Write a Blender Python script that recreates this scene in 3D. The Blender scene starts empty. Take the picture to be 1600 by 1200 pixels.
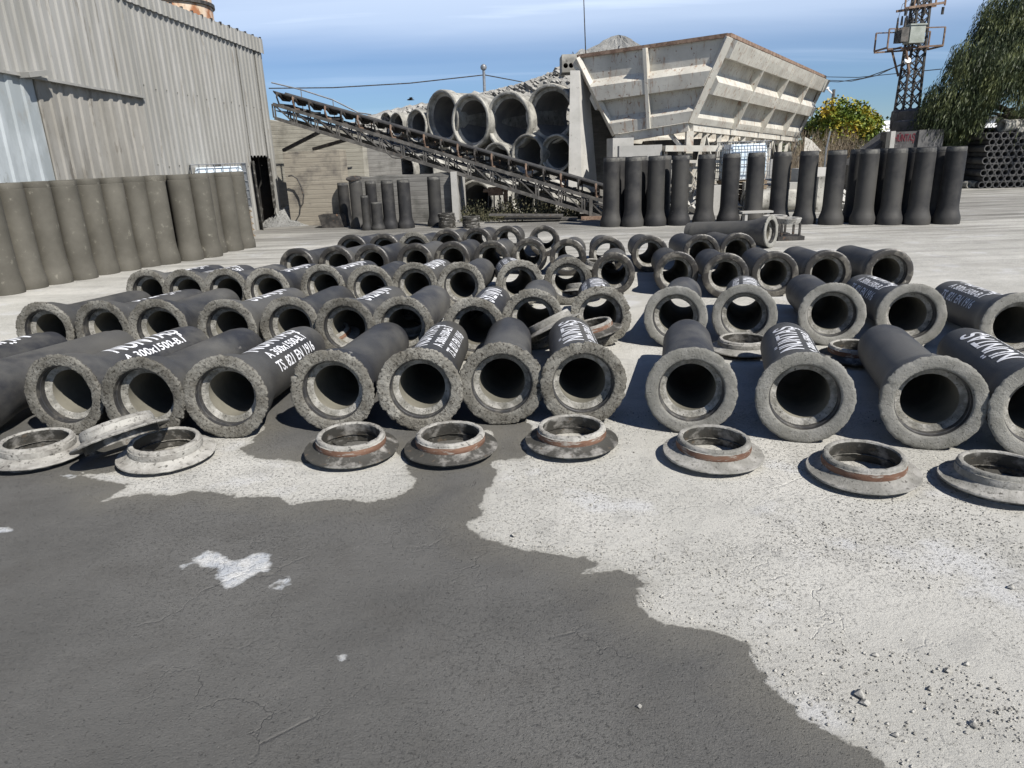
import bpy, bmesh, math, random
import numpy as np
from mathutils import Vector, Matrix
random.seed(7); rng = np.random.default_rng(7)
R_ = math.radians
C = bpy.context.scene.collection
S = bpy.context.scene

# ------------------------------------------------------------------ camera
FPX, PITCH, ROLL, HC = 1109.0, R_(18), R_(2), 1.75
_up = Vector((0, math.sin(PITCH), math.cos(PITCH))); _fw = Vector((0, math.cos(PITCH), -math.sin(PITCH))); _rt = Vector((1, 0, 0))
CR = _rt*math.cos(ROLL) - _up*math.sin(ROLL); CU = _up*math.cos(ROLL) + _rt*math.sin(ROLL)
cd = bpy.data.cameras.new('camera'); cam = bpy.data.objects.new('camera', cd); C.objects.link(cam)
cam.matrix_world = Matrix(((CR.x, CU.x, -_fw.x, 0), (CR.y, CU.y, -_fw.y, 0), (CR.z, CU.z, -_fw.z, HC), (0, 0, 0, 1)))
cd.sensor_width = 36; cd.lens = 36*FPX/1600; cd.clip_end = 3000; cd.clip_start = .05
S.camera = cam
def ray(x, y): return _fw + CR*((x-800)/FPX) + CU*((600-y)/FPX)
def G(x, y, z=0.0):
    d = ray(x, y); return Vector((0, 0, HC)) + d*((z-HC)/d.z)
def P(x, y, Y):
    d = ray(x, y); return Vector((0, 0, HC)) + d*(Y/d.y)

# ------------------------------------------------------------------ light and sky
SUN_AZ, SUN_EL = R_(41), R_(46)          # to the right of straight behind the camera
sv = Vector((math.sin(SUN_AZ)*math.cos(SUN_EL), -math.cos(SUN_AZ)*math.cos(SUN_EL), math.sin(SUN_EL)))
sl = bpy.data.lights.new('sun', 'SUN'); sl.energy = 5.0; sl.angle = R_(.55); sl.color = (1, .955, .89)
so = bpy.data.objects.new('sun', sl); C.objects.link(so); so.rotation_euler = sv.to_track_quat('Z', 'Y').to_euler(); so.location = (0, 0, 30)
S.view_settings.view_transform = 'Standard'; S.view_settings.look = 'None'; S.view_settings.exposure = 0.46; S.view_settings.gamma = 1
W = bpy.data.worlds.new('World'); S.world = W; W.use_nodes = True
nt = W.node_tree; nt.nodes.clear()
def N(nt, t, **k):
    n = nt.nodes.new(t)
    for a, b in k.items(): setattr(n, a, b)
    return n
def LK(nt, a, b): nt.links.new(a, b)
def setin(n, **k):
    for a, b in k.items(): n.inputs[a.replace('_', ' ')].default_value = b
def math_(nt, op, a, b=None, clamp=False):
    n = N(nt, 'ShaderNodeMath', operation=op, use_clamp=clamp)
    for i, v in enumerate((a, b)):
        if v is None: continue
        if hasattr(v, 'links'): LK(nt, v, n.inputs[i])
        else: n.inputs[i].default_value = v
    return n.outputs[0]
def ramp(nt, f, stops, interp='LINEAR'):
    n = N(nt, 'ShaderNodeValToRGB'); n.color_ramp.interpolation = interp
    e = n.color_ramp.elements
    while len(e) < len(stops): e.new(.5)
    for i, (p, c) in enumerate(stops):
        e[i].position = p; e[i].color = (c, c, c, 1) if not hasattr(c, '__len__') else (*c, 1)
    LK(nt, f, n.inputs[0]); return n.outputs[0]
def mixc(nt, f, a, b, blend='MIX'):
    n = N(nt, 'ShaderNodeMix', data_type='RGBA', blend_type=blend)
    for s, v in ((n.inputs['Factor'], f), (n.inputs[6], a), (n.inputs[7], b)):
        if hasattr(v, 'links'): LK(nt, v, s)
        elif s == n.inputs['Factor']: s.default_value = v
        else: s.default_value = (*v, 1)
    return n.outputs[2]
sky = N(nt, 'ShaderNodeTexSky', sky_type='NISHITA', sun_disc=False, sun_elevation=SUN_EL, sun_rotation=math.pi-SUN_AZ)
sky.air_density = .85; sky.dust_density = .15; sky.ozone_density = 3.5; sky.altitude = 300
tc = N(nt, 'ShaderNodeTexCoord'); sx = N(nt, 'ShaderNodeSeparateXYZ'); LK(nt, tc.outputs['Generated'], sx.inputs[0])
# thin cloud sheets: project the view direction on a high plane, stretch along x
zz = math_(nt, 'MAXIMUM', sx.outputs['Z'], .02)
zz = math_(nt, 'ADD', zz, .10)
cb = N(nt, 'ShaderNodeCombineXYZ'); LK(nt, math_(nt, 'DIVIDE', sx.outputs['X'], zz), cb.inputs[0]); LK(nt, math_(nt, 'DIVIDE', sx.outputs['Y'], zz), cb.inputs[1])
mp = N(nt, 'ShaderNodeMapping'); LK(nt, cb.outputs[0], mp.inputs[0]); mp.inputs['Scale'].default_value = (.28, 1.15, 1); mp.inputs['Location'].default_value = (3.1, 1.35, 0); mp.inputs['Rotation'].default_value = (0, 0, R_(-9))
no = N(nt, 'ShaderNodeTexNoise'); LK(nt, mp.outputs[0], no.inputs[0]); setin(no, Scale=.85, Detail=8, Roughness=.50, Distortion=.4)
m1 = ramp(nt, no.outputs[0], [(.47, 0), (.70, .9)])
el = ramp(nt, sx.outputs['Z'], [(.03, .05), (.08, .25), (.13, .8), (.17, 1), (.30, .5), (.42, .03)])
cl = math_(nt, 'MULTIPLY', m1, el)
veil = math_(nt, 'MULTIPLY', ramp(nt, sx.outputs['Z'], [(.05, 0), (.115, .16), (.15, .46), (.19, .58), (.30, .35), (.42, 0)]), ramp(nt, no.outputs[0], [(.30, .55), (.6, 1.1)]))
cl = math_(nt, 'MAXIMUM', math_(nt, 'MULTIPLY', cl, .85), veil)
skyc = mixc(nt, .5, sky.outputs[0], mixc(nt, 1, sky.outputs[0], (.75, 1.12, 1.62), 'MULTIPLY'))
col = mixc(nt, cl, skyc, (13.5, 15.6, 18.8))
bg = N(nt, 'ShaderNodeBackground'); bg.inputs[1].default_value = .05; LK(nt, col, bg.inputs[0])
wo = N(nt, 'ShaderNodeOutputWorld'); LK(nt, bg.outputs[0], wo.inputs[0])

# ------------------------------------------------------------------ materials
def base_mat(name):
    m = bpy.data.materials.new(name); m.use_nodes = True
    t = m.node_tree; b = t.nodes['Principled BSDF']; return m, t, b
def coords(t, rnd=True, scale=(1, 1, 1)):
    tc = N(t, 'ShaderNodeTexCoord'); v = tc.outputs['Object']
    if rnd:
        oi = N(t, 'ShaderNodeObjectInfo'); k = math_(t, 'MULTIPLY', oi.outputs['Random'], 57.0)
        a = N(t, 'ShaderNodeVectorMath', operation='ADD'); LK(t, v, a.inputs[0]); LK(t, k, a.inputs[1]); v = a.outputs[0]
    if scale != (1, 1, 1):
        mp = N(t, 'ShaderNodeMapping'); LK(t, v, mp.inputs[0]); mp.inputs['Scale'].default_value = scale; v = mp.outputs[0]
    return v
def noise(t, v, s, d=6, r=.6, dist=0):
    n = N(t, 'ShaderNodeTexNoise'); LK(t, v, n.inputs[0]); setin(n, Scale=s, Detail=d, Roughness=r, Distortion=dist); return n.outputs[0]
def vor(t, v, s, feature='F1'):
    n = N(t, 'ShaderNodeTexVoronoi', feature=feature); LK(t, v, n.inputs['Vector']); n.inputs['Scale'].default_value = s; return n.outputs['Distance']
def bump(t, b, h, strength, dist, prev=None):
    n = N(t, 'ShaderNodeBump'); n.inputs['Strength'].default_value = strength; n.inputs['Distance'].default_value = dist
    LK(t, h, n.inputs['Height'])
    if prev: LK(t, prev, n.inputs['Normal'])
    if b: LK(t, n.outputs[0], b.inputs['Normal'])
    return n.outputs[0]
def mat(name, c1, c2, s1=2.0, lo=.4, hi=.6, c3=None, s3=30.0, lo3=.6, hi3=.66, rough=.85, spec=.3, bs=.4, bd=.01, bsc=60.0, stretch=(1, 1, 1), metal=0.0, rnd=True, tone=.12, dust=None):
    m, t, b = base_mat(name); v = coords(t, rnd, stretch)
    f = ramp(t, noise(t, v, s1, 8, .62), [(lo, 0), (hi, 1)])
    c = mixc(t, f, c1, c2)
    if c3:
        f3 = ramp(t, noise(t, v, s3, 5, .65), [(lo3, 0), (hi3, 1)]); c = mixc(t, f3, c, c3)
    if dust:
        c = mixc(t, math_(t, 'MULTIPLY', ramp(t, noise(t, v, .7, 7, .62), [(.46, 0), (.60, 1)]), .75), c, dust)
    if tone:
        oi = N(t, 'ShaderNodeObjectInfo'); g = math_(t, 'ADD', math_(t, 'MULTIPLY', oi.outputs['Random'], tone*2), 1-tone)
        cc = N(t, 'ShaderNodeCombineColor')
        for i in range(3): LK(t, g, cc.inputs[i])
        c = mixc(t, 1, c, cc.outputs[0], 'MULTIPLY')
    LK(t, c, b.inputs['Base Color'])
    b.inputs['Roughness'].default_value = rough; b.inputs['Specular IOR Level'].default_value = spec; b.inputs['Metallic'].default_value = metal
    bump(t, b, noise(t, v, bsc, 6, .7), bs, bd)
    return m
M = {}
M['barrel'] = mat('black_concrete', (.026, .0265, .029), (.125, .120, .105), 2.1, .46, .74, (.22, .21, .19), 11, .68, .76, rough=.55, spec=.45, tone=.28, dust=(.082, .079, .070), bs=.35, bd=.006, bsc=90, stretch=(1, .6, 1))
M['face'] = mat('rough_rim_concrete', (.128, .121, .103), (.238, .230, .203), 7, .4, .62, (.035, .031, .026), 60, .52, .66, tone=.2, rough=.95, spec=.1, bs=1.0, bd=.016, bsc=55)
M['face_new'] = mat('fresh_rim_concrete', (.185, .182, .162), (.255, .25, .228), 7, .4, .6, (.075, .072, .062), 70, .58, .68, rough=.95, spec=.1, bs=.8, bd=.010, bsc=90)
M['face_dark'] = mat('oily_dark_rim', (.035, .032, .028), (.13, .12, .10), 9, .5, .64, (.30, .28, .24), 14, .66, .72, rough=.38, spec=.5, bs=.5, bd=.006, bsc=60)
M['gasket'] = mat('black_gasket', (.03, .03, .031), (.09, .085, .075), 12, .5, .65, rough=.45, spec=.5, bs=.3, bd=.004)
M['shoulder'] = mat('white_crust', (.17, .165, .145), (.36, .35, .32), 14, .42, .64, (.06, .056, .05), 60, .58, .66, rough=.95, spec=.1, bs=1, bd=.012, bsc=70)
M['bore'] = mat('bore_concrete', (.125, .119, .097), (.185, .175, .143), 3, .4, .6, rough=.9, spec=.15, bs=.3, bd=.004)  # darker than the bare concrete; shade inside the bores put into the colour
M['olive'] = mat('olive_grey_concrete', (.074, .069, .056), (.112, .105, .087), 2.0, .35, .68, (.20, .19, .155), 8, .62, .76, rough=.75, spec=.3, bs=.25, bd=.004, bsc=120, tone=.08)
M['upright'] = mat('upright_black_concrete', (.019, .019, .020), (.052, .050, .047), 2.4, .46, .72, (.15, .145, .13), 5, .68, .80, rough=.66, spec=.35, bs=.25, bd=.004, bsc=100, tone=.22, dust=(.055, .053, .048))
M['rust'] = mat('rust_band', (.115, .062, .042), (.18, .105, .072), 8, .4, .6, (.27, .25, .22), 13, .54, .64, rough=.8, spec=.2, bs=.4, bd=.003, stretch=(1, 1, 4))
M['ringwhite'] = mat('cement_crusted_steel', (.36, .35, .32), (.22, .21, .19), 8, .42, .62, (.07, .066, .058), 38, .55, .67, rough=.9, spec=.2, bs=.9, bd=.008, bsc=60)
M['ringgrey'] = mat('grey_cement_on_steel', (.20, .195, .175), (.34, .33, .305), 7, .42, .62, (.08, .076, .066), 34, .58, .68, rough=.9, spec=.2, bs=.9, bd=.008, bsc=60)
M['ringdark'] = mat('dirty_steel', (.050, .048, .042), (.26, .25, .23), 9, .50, .66, (.10, .08, .06), 20, .6, .66, rough=.7, spec=.3, bs=.7, bd=.006, bsc=60)
M['steel'] = mat('dark_steel', (.03, .028, .026), (.075, .068, .06), 6, .45, .6, (.17, .10, .06), 9, .62, .70, rough=.6, spec=.4, bs=.2, bd=.003)
M['greysteel'] = mat('worn_grey_steel', (.065, .062, .057), (.12, .113, .103), 6, .45, .6, (.10, .065, .045), 9, .62, .70, rough=.6, spec=.4, bs=.2, bd=.003)
M['rubber'] = mat('belt_rubber', (.035, .035, .036), (.06, .058, .055), 4, .4, .6, rough=.6, bs=.1, bd=.003)
M['lightconc'] = mat('pale_concrete', (.34, .335, .31), (.42, .41, .385), 2, .35, .65, (.22, .21, .19), 9, .62, .70, rough=.9, spec=.15, bs=.4, bd=.004)
M['bigconc'] = mat('weathered_pipe_concrete', (.20, .195, .175), (.40, .39, .35), 2.2, .42, .62, (.08, .075, .065), 8, .60, .68, rough=.9, spec=.15, bs=.5, bd=.01, bsc=30)
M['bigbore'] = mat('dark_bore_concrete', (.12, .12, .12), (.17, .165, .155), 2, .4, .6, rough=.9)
M['rubble'] = mat('rubble_rock', (.20, .195, .18), (.40, .39, .36), 1.4, .4, .6, (.14, .13, .115), 5, .6, .66, rough=.95, bs=.8, bd=.02, bsc=14)
M['gravelpile'] = mat('grey_gravel', (.22, .22, .21), (.33, .33, .315), .9, .4, .6, (.16, .16, .15), 22, .52, .60, rough=.95, bs=1, bd=.05, bsc=20)
M['tank'] = mat('translucent_tank', (.55, .66, .74), (.74, .80, .84), 3, .4, .6, rough=.35, spec=.5, bs=.3, bd=.02, bsc=4)
M['galv'] = mat('galvanised_wire', (.22, .23, .24), (.32, .33, .34), 8, .4, .6, rough=.45, metal=.5)
M['wood'] = mat('old_wood', (.16, .12, .08), (.26, .21, .15), 3, .4, .6, rough=.9, stretch=(1, 8, 8))
M['rustsheet'] = mat('rusty_sheet', (.14, .09, .065), (.24, .17, .125), 5, .4, .6, (.07, .05, .04), 12, .55, .66, rough=.85)
M['darkblock'] = mat('dark_stained_block', (.065, .065, .067), (.12, .118, .115), 2.5, .4, .6, (.24, .235, .23), 5, .66, .70, rough=.9, bs=.7, bd=.02, bsc=12)
M['rustwhite'] = None
M['stain'] = mat('sooty_block', (.055, .053, .053), (.10, .097, .095), 2.5, .4, .6, (.16, .155, .15), 7, .62, .70, rough=.9, bs=.7, bd=.02, bsc=12)
M['graffiti'] = mat('red_spray_paint', (.085, .012, .02), (.12, .03, .035), 8, .4, .6, rough=.8)
M['signwhite'] = mat('white_sign', (.78, .78, .77), (.82, .82, .81), 3, .4, .6, rough=.6)
M['signgrey'] = mat('grey_sign_letter', (.25, .26, .27), (.30, .30, .31), 3, .4, .6, rough=.6)
M['galvdoor'] = mat('zinc_sheet', (.27, .295, .30), (.37, .40, .41), 1.6, .42, .60, (.25, .26, .25), 4, .58, .68, rough=.42, spec=.5, metal=.08, bs=.2, bd=.01, bsc=8, stretch=(1, 1, .5))
M['sheet'] = mat('weathered_grey_sheet', (.240, .236, .216), (.305, .301, .283), 1.0, .40, .62, (.185, .172, .148), 3.2, .60, .70, rough=.6, spec=.35, metal=.05, bs=.15, bd=.01, bsc=6, stretch=(2.5, 2.5, .35), tone=.02)
M['sheetpatch'] = mat('dusty_patch_sheet', (.21, .20, .175), (.275, .265, .24), 1.2, .38, .6, (.16, .148, .125), 3, .58, .68, rough=.7, spec=.25, bs=.3, bd=.02, bsc=5, stretch=(1.6, 1.6, .6), tone=.02)
M['dark'] = mat('shade_and_bird_black', (.02, .02, .02), (.035, .033, .03), 3, .4, .6, rough=.9)  # doorway darkness put into the colour; the bird shares it
M['transformer'] = mat('pale_green_enamel', (.30, .33, .29), (.40, .43, .39), 3, .4, .6, rough=.5)
M['bark'] = mat('bark', (.045, .038, .03), (.08, .07, .055), 6, .4, .6, rough=.95, bs=.8, bd=.02, bsc=12)
M['hill'] = mat('packed_rubble_slope', (.24, .235, .215), (.36, .35, .325), 1.0, .4, .6, (.13, .125, .11), 4, .55, .62, rough=.95, bs=1, bd=.08, bsc=5)
M['white'] = mat('white_render', (.70, .70, .69), (.76, .76, .75), 1, .4, .6, rough=.8)
M['silo'] = mat('rust_streaked_silo', (.52, .40, .28), (.62, .52, .42), 1.0, .40, .62, (.30, .13, .06), 1.4, .50, .60, rough=.7, stretch=(1, 1, .7))
def paint_mat():
    m, t, b = base_mat('stencil_paint'); v = coords(t)
    f = ramp(t, noise(t, v, 55, 6, .75), [(.53, 0), (.60, 1)]); g = ramp(t, noise(t, v, 7, 4, .6), [(.50, .12), (.66, 1)])
    c = mixc(t, math_(t, 'MULTIPLY', f, g), (.74, .75, .77), (.07, .07, .075))
    LK(t, mixc(t, ramp(t, noise(t, v, 16, 4), [(.5, 0), (.75, .6)]), c, (.40, .40, .41)), b.inputs['Base Color']); b.inputs['Roughness'].default_value = .6
    return m
M['paint'] = paint_mat()
def white_rust():
    m, t, b = base_mat('white_paint_rusting'); v = coords(t, False)
    vs = N(t, 'ShaderNodeMapping'); LK(t, v, vs.inputs[0]); vs.inputs['Scale'].default_value = (2.6, 2.6, .55)
    c = mixc(t, ramp(t, noise(t, v, 1.1, 7), [(.38, 0), (.66, 1)]), (.56, .54, .475), (.40, .38, .33))
    c = mixc(t, ramp(t, noise(t, vs.outputs[0], 3.2, 7, .7), [(.55, 0), (.66, .9)]), c, (.30, .19, .125))
    c = mixc(t, ramp(t, noise(t, v, 9, 6, .7), [(.60, 0), (.66, 1)]), c, (.17, .085, .05))
    LK(t, c, b.inputs['Base Color']); b.inputs['Roughness'].default_value = .62
    bump(t, b, noise(t, v, 7, 5), .3, .02); return m
M['rustwhite'] = white_rust()
def board_conc(name, ca, cb_, cc):
    m, t, b = base_mat(name); v = coords(t, False)
    s = N(t, 'ShaderNodeSeparateXYZ'); LK(t, v, s.inputs[0])
    w = N(t, 'ShaderNodeTexWave', bands_direction='Z'); LK(t, v, w.inputs[0]); setin(w, Scale=2.6, Distortion=.6, Detail=3)
    st = N(t, 'ShaderNodeMapping'); LK(t, v, st.inputs[0]); st.inputs['Scale'].default_value = (.6, .6, 5)
    n1 = noise(t, st.outputs[0], 2.2, 7, .65)
    c = mixc(t, ramp(t, n1, [(.38, 0), (.62, 1)]), ca, cb_)
    c = mixc(t, ramp(t, noise(t, v, 1.6, 6, .6), [(.5, 0), (.68, 1)]), c, cc)
    c = mixc(t, ramp(t, w.outputs[0], [(.0, .35), (.06, 0)]), c, cc)
    LK(t, c, b.inputs['Base Color']); b.inputs['Roughness'].default_value = .92
    h = math_(t, 'ADD', math_(t, 'MULTIPLY', ramp(t, w.outputs[0], [(0, 0), (.12, 1)]), .6), math_(t, 'MULTIPLY', n1, .7))
    bump(t, b, h, .35, .02); return m
M['board'] = board_conc('board_marked_concrete', (.37, .355, .30), (.30, .285, .24), (.20, .19, .16))
M['boardwarm'] = board_conc('warm_stained_concrete', (.31, .28, .225), (.24, .215, .172), (.10, .09, .08))
M['boarddark'] = board_conc('grey_bin_concrete', (.20, .195, .18), (.14, .135, .125), (.08, .078, .07))
def leaf_mat(name, stops, s):
    m, t, b = base_mat(name); v = coords(t, False)
    wn = N(t, 'ShaderNodeTexNoise'); LK(t, v, wn.inputs[0]); setin(wn, Scale=s, Detail=2)
    LK(t, ramp(t, wn.outputs[0], stops), b.inputs['Base Color']); b.inputs['Roughness'].default_value = .55
    b.inputs['Specular IOR Level'].default_value = .3
    return m
M['willow'] = leaf_mat('willow_leaves', [(.38, (.025, .036, .014)), (.50, (.045, .060, .024)), (.64, (.105, .12, .045))], 1.6)
M['bush'] = leaf_mat('autumn_leaves', [(.36, (.06, .10, .015)), (.48, (.13, .17, .02)), (.56, (.30, .27, .03)), (.66, (.42, .27, .03))], .9)
M['weed'] = leaf_mat('weeds', [(.4, (.035, .038, .02)), (.6, (.10, .092, .055))], 6)
M['brush'] = leaf_mat('dry_brush', [(.4, (.14, .11, .075)), (.6, (.24, .19, .13))], 3)
M['hedge'] = leaf_mat('far_hedge_leaves', [(.4, (.04, .055, .025)), (.6, (.09, .10, .045))], .5)

def ground_mat():
    m, t, b = base_mat('dusty_concrete_yard'); 
    ge = N(t, 'ShaderNodeNewGeometry'); v = ge.outputs['Position']
    at = N(t, 'ShaderNodeAttribute', attribute_name='wet'); aw = N(t, 'ShaderNodeAttribute', attribute_name='crust')
    nb = noise(t, v, 5, 8, .62); nf = noise(t, v, 26, 5, .6)
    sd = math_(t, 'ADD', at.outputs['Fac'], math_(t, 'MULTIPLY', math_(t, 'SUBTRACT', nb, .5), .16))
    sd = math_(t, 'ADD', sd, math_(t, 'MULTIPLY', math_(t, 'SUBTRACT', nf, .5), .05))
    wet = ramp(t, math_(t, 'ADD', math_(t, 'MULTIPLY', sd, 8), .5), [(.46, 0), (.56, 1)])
    damp = ramp(t, math_(t, 'ADD', math_(t, 'MULTIPLY', sd, 4), .5), [(.28, 0), (.52, 1)])
    # dry
    n1 = noise(t, v, .9, 8, .6); n2 = noise(t, v, 4.5, 8, .65); n3 = noise(t, v, 60, 5, .7)
    dry = mixc(t, ramp(t, n1, [(.36, 0), (.64, 1)]), (.415, .406, .368), (.51, .498, .455))
    dry = mixc(t, ramp(t, n2, [(.52, 0), (.70, .55)]), dry, (.30, .295, .275))
    nl = noise(t, v, 1.7, 5, .5)
    dry = mixc(t, ramp(t, nl, [(.58, 0), (.66, .7)]), dry, (.53, .53, .52))
    dry = mixc(t, ramp(t, noise(t, v, .55, 6, .6), [(.52, 0), (.66, .45)]), dry, (.33, .32, .285))
    spk = ramp(t, n3, [(.57, 0), (.68, 1)])
    rough_area = ramp(t, noise(t, v, .8, 4, .6), [(.40, .15), (.62, 1)])
    dry = mixc(t, math_(t, 'MULTIPLY', math_(t, 'MULTIPLY', spk, rough_area), .8), dry, (.17, .165, .15))
    # streaks of tyre tracks in the far yard
    mp = N(t, 'ShaderNodeMapping'); LK(t, v, mp.inputs[0]); mp.inputs['Scale'].default_value = (.16, 1.5, 1); mp.inputs['Rotation'].default_value = (0, 0, R_(-4))
    s = N(t, 'ShaderNodeSeparateXYZ'); LK(t, v, s.inputs[0])
    far = ramp(t, math_(t, 'DIVIDE', s.outputs['Y'], 40), [(.19, 0), (.40, 1)])
    tr = ramp(t, noise(t, mp.outputs[0], 1.6, 9, .68), [(.43, .12), (.62, 1)])
    dry = mixc(t, math_(t, 'MULTIPLY', math_(t, 'MULTIPLY', tr, far), .9), dry, (.145, .14, .125))
    # trodden dirt round the plant at the back of the yard
    dz = math_(t, 'MULTIPLY', ramp(t, math_(t, 'DIVIDE', s.outputs['Y'], 40), [(.385, 0), (.45, 1)]), ramp(t, noise(t, v, .45, 7, .62), [(.36, .35), (.56, 1)]))
    dry = mixc(t, math_(t, 'MULTIPLY', dz, ramp(t, math_(t, 'ADD', math_(t, 'MULTIPLY', s.outputs['X'], .05), .5), [(.05, .6), (.3, .85), (.62, .85), (.8, .35)])), dry, (.105, .10, .09))
    dry = mixc(t, math_(t, 'MULTIPLY', far, ramp(t, noise(t, v, 22, 6, .7), [(.50, 0), (.66, .6)])), dry, (.20, .195, .175))
    # wet cement
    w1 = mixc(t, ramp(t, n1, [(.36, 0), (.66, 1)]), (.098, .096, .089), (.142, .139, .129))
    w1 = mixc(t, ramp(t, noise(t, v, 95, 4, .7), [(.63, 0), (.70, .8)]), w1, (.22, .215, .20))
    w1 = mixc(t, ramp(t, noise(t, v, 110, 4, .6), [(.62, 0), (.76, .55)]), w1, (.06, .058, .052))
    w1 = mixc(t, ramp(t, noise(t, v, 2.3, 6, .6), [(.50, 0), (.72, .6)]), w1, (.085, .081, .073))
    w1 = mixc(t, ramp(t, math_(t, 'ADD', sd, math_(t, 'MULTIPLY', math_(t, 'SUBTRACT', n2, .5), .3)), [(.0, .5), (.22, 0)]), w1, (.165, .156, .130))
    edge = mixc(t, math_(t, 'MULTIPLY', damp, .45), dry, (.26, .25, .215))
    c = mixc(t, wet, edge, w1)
    cs = math_(t, 'ADD', aw.outputs['Fac'], math_(t, 'MULTIPLY', math_(t, 'SUBTRACT', noise(t, v, 30, 4, .6), .5), .05))
    cr = ramp(t, math_(t, 'ADD', math_(t, 'MULTIPLY', cs, 22), .5), [(.25, 0), (.45, .55), (.75, 1)])
    c = mixc(t, cr, c, mixc(t, ramp(t, noise(t, v, 14, 6), [(.4, 0), (.6, 1)]), (.42, .44, .46), (.56, .56, .54)))
    LK(t, c, b.inputs['Base Color'])
    rr = mixc(t, wet, (.95, .95, .95), (.55, .55, .55)); LK(t, rr, b.inputs['Roughness'])
    b.inputs['Specular IOR Level'].default_value = .25
    # relief: coarse lumps, clods, grain, pits
    lump = noise(t, v, 9, 5, .55); grain = noise(t, v, 120, 6, .75)
    vv = vor(t, v, 55); pits = ramp(t, vv, [(.0, 1), (.45, 0)])
    ra = math_(t, 'MULTIPLY', rough_area, math_(t, 'SUBTRACT', 1.0, math_(t, 'MULTIPLY', wet, .55)))
    clods = math_(t, 'MULTIPLY', ramp(t, noise(t, v, 62, 6, .70, .6), [(.56, 0), (.74, 1)]), ra)
    h = math_(t, 'ADD', math_(t, 'MULTIPLY', lump, .42), math_(t, 'MULTIPLY', grain, .34))
    h = math_(t, 'ADD', h, math_(t, 'MULTIPLY', clods, .75))
    h = math_(t, 'SUBTRACT', h, math_(t, 'MULTIPLY', ramp(t, noise(t, v, 48, 4, .6), [(.64, 0), (.70, 1)]), .30))
    wp = math_(t, 'MULTIPLY', ramp(t, noise(t, v, 85, 3, .5), [(.60, 0), (.74, 1)]), math_(t, 'MULTIPLY', wet, .16))
    h = math_(t, 'SUBTRACT', h, wp)
    h = math_(t, 'SUBTRACT', h, math_(t, 'MULTIPLY', wet, .10))
    crk = vor(t, mixv(t, v, noise(t, v, 4, 4), .12), 2.2, 'DISTANCE_TO_EDGE')
    ck = math_(t, 'MULTIPLY', ramp(t, crk, [(0, 1), (.018, 0)]), ramp(t, noise(t, v, 1.3, 3), [(.52, 0), (.6, 1)]))
    h = math_(t, 'SUBTRACT', h, math_(t, 'MULTIPLY', ck, .22))
    bump(t, b, h, 1.0, .020)
    return m
def mixv(t, v, n, k):
    a = N(t, 'ShaderNodeVectorMath', operation='ADD'); LK(t, v, a.inputs[0]); LK(t, math_(t, 'MULTIPLY', n, k*4), a.inputs[1]); return a.outputs[0]
M['ground'] = ground_mat()

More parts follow.
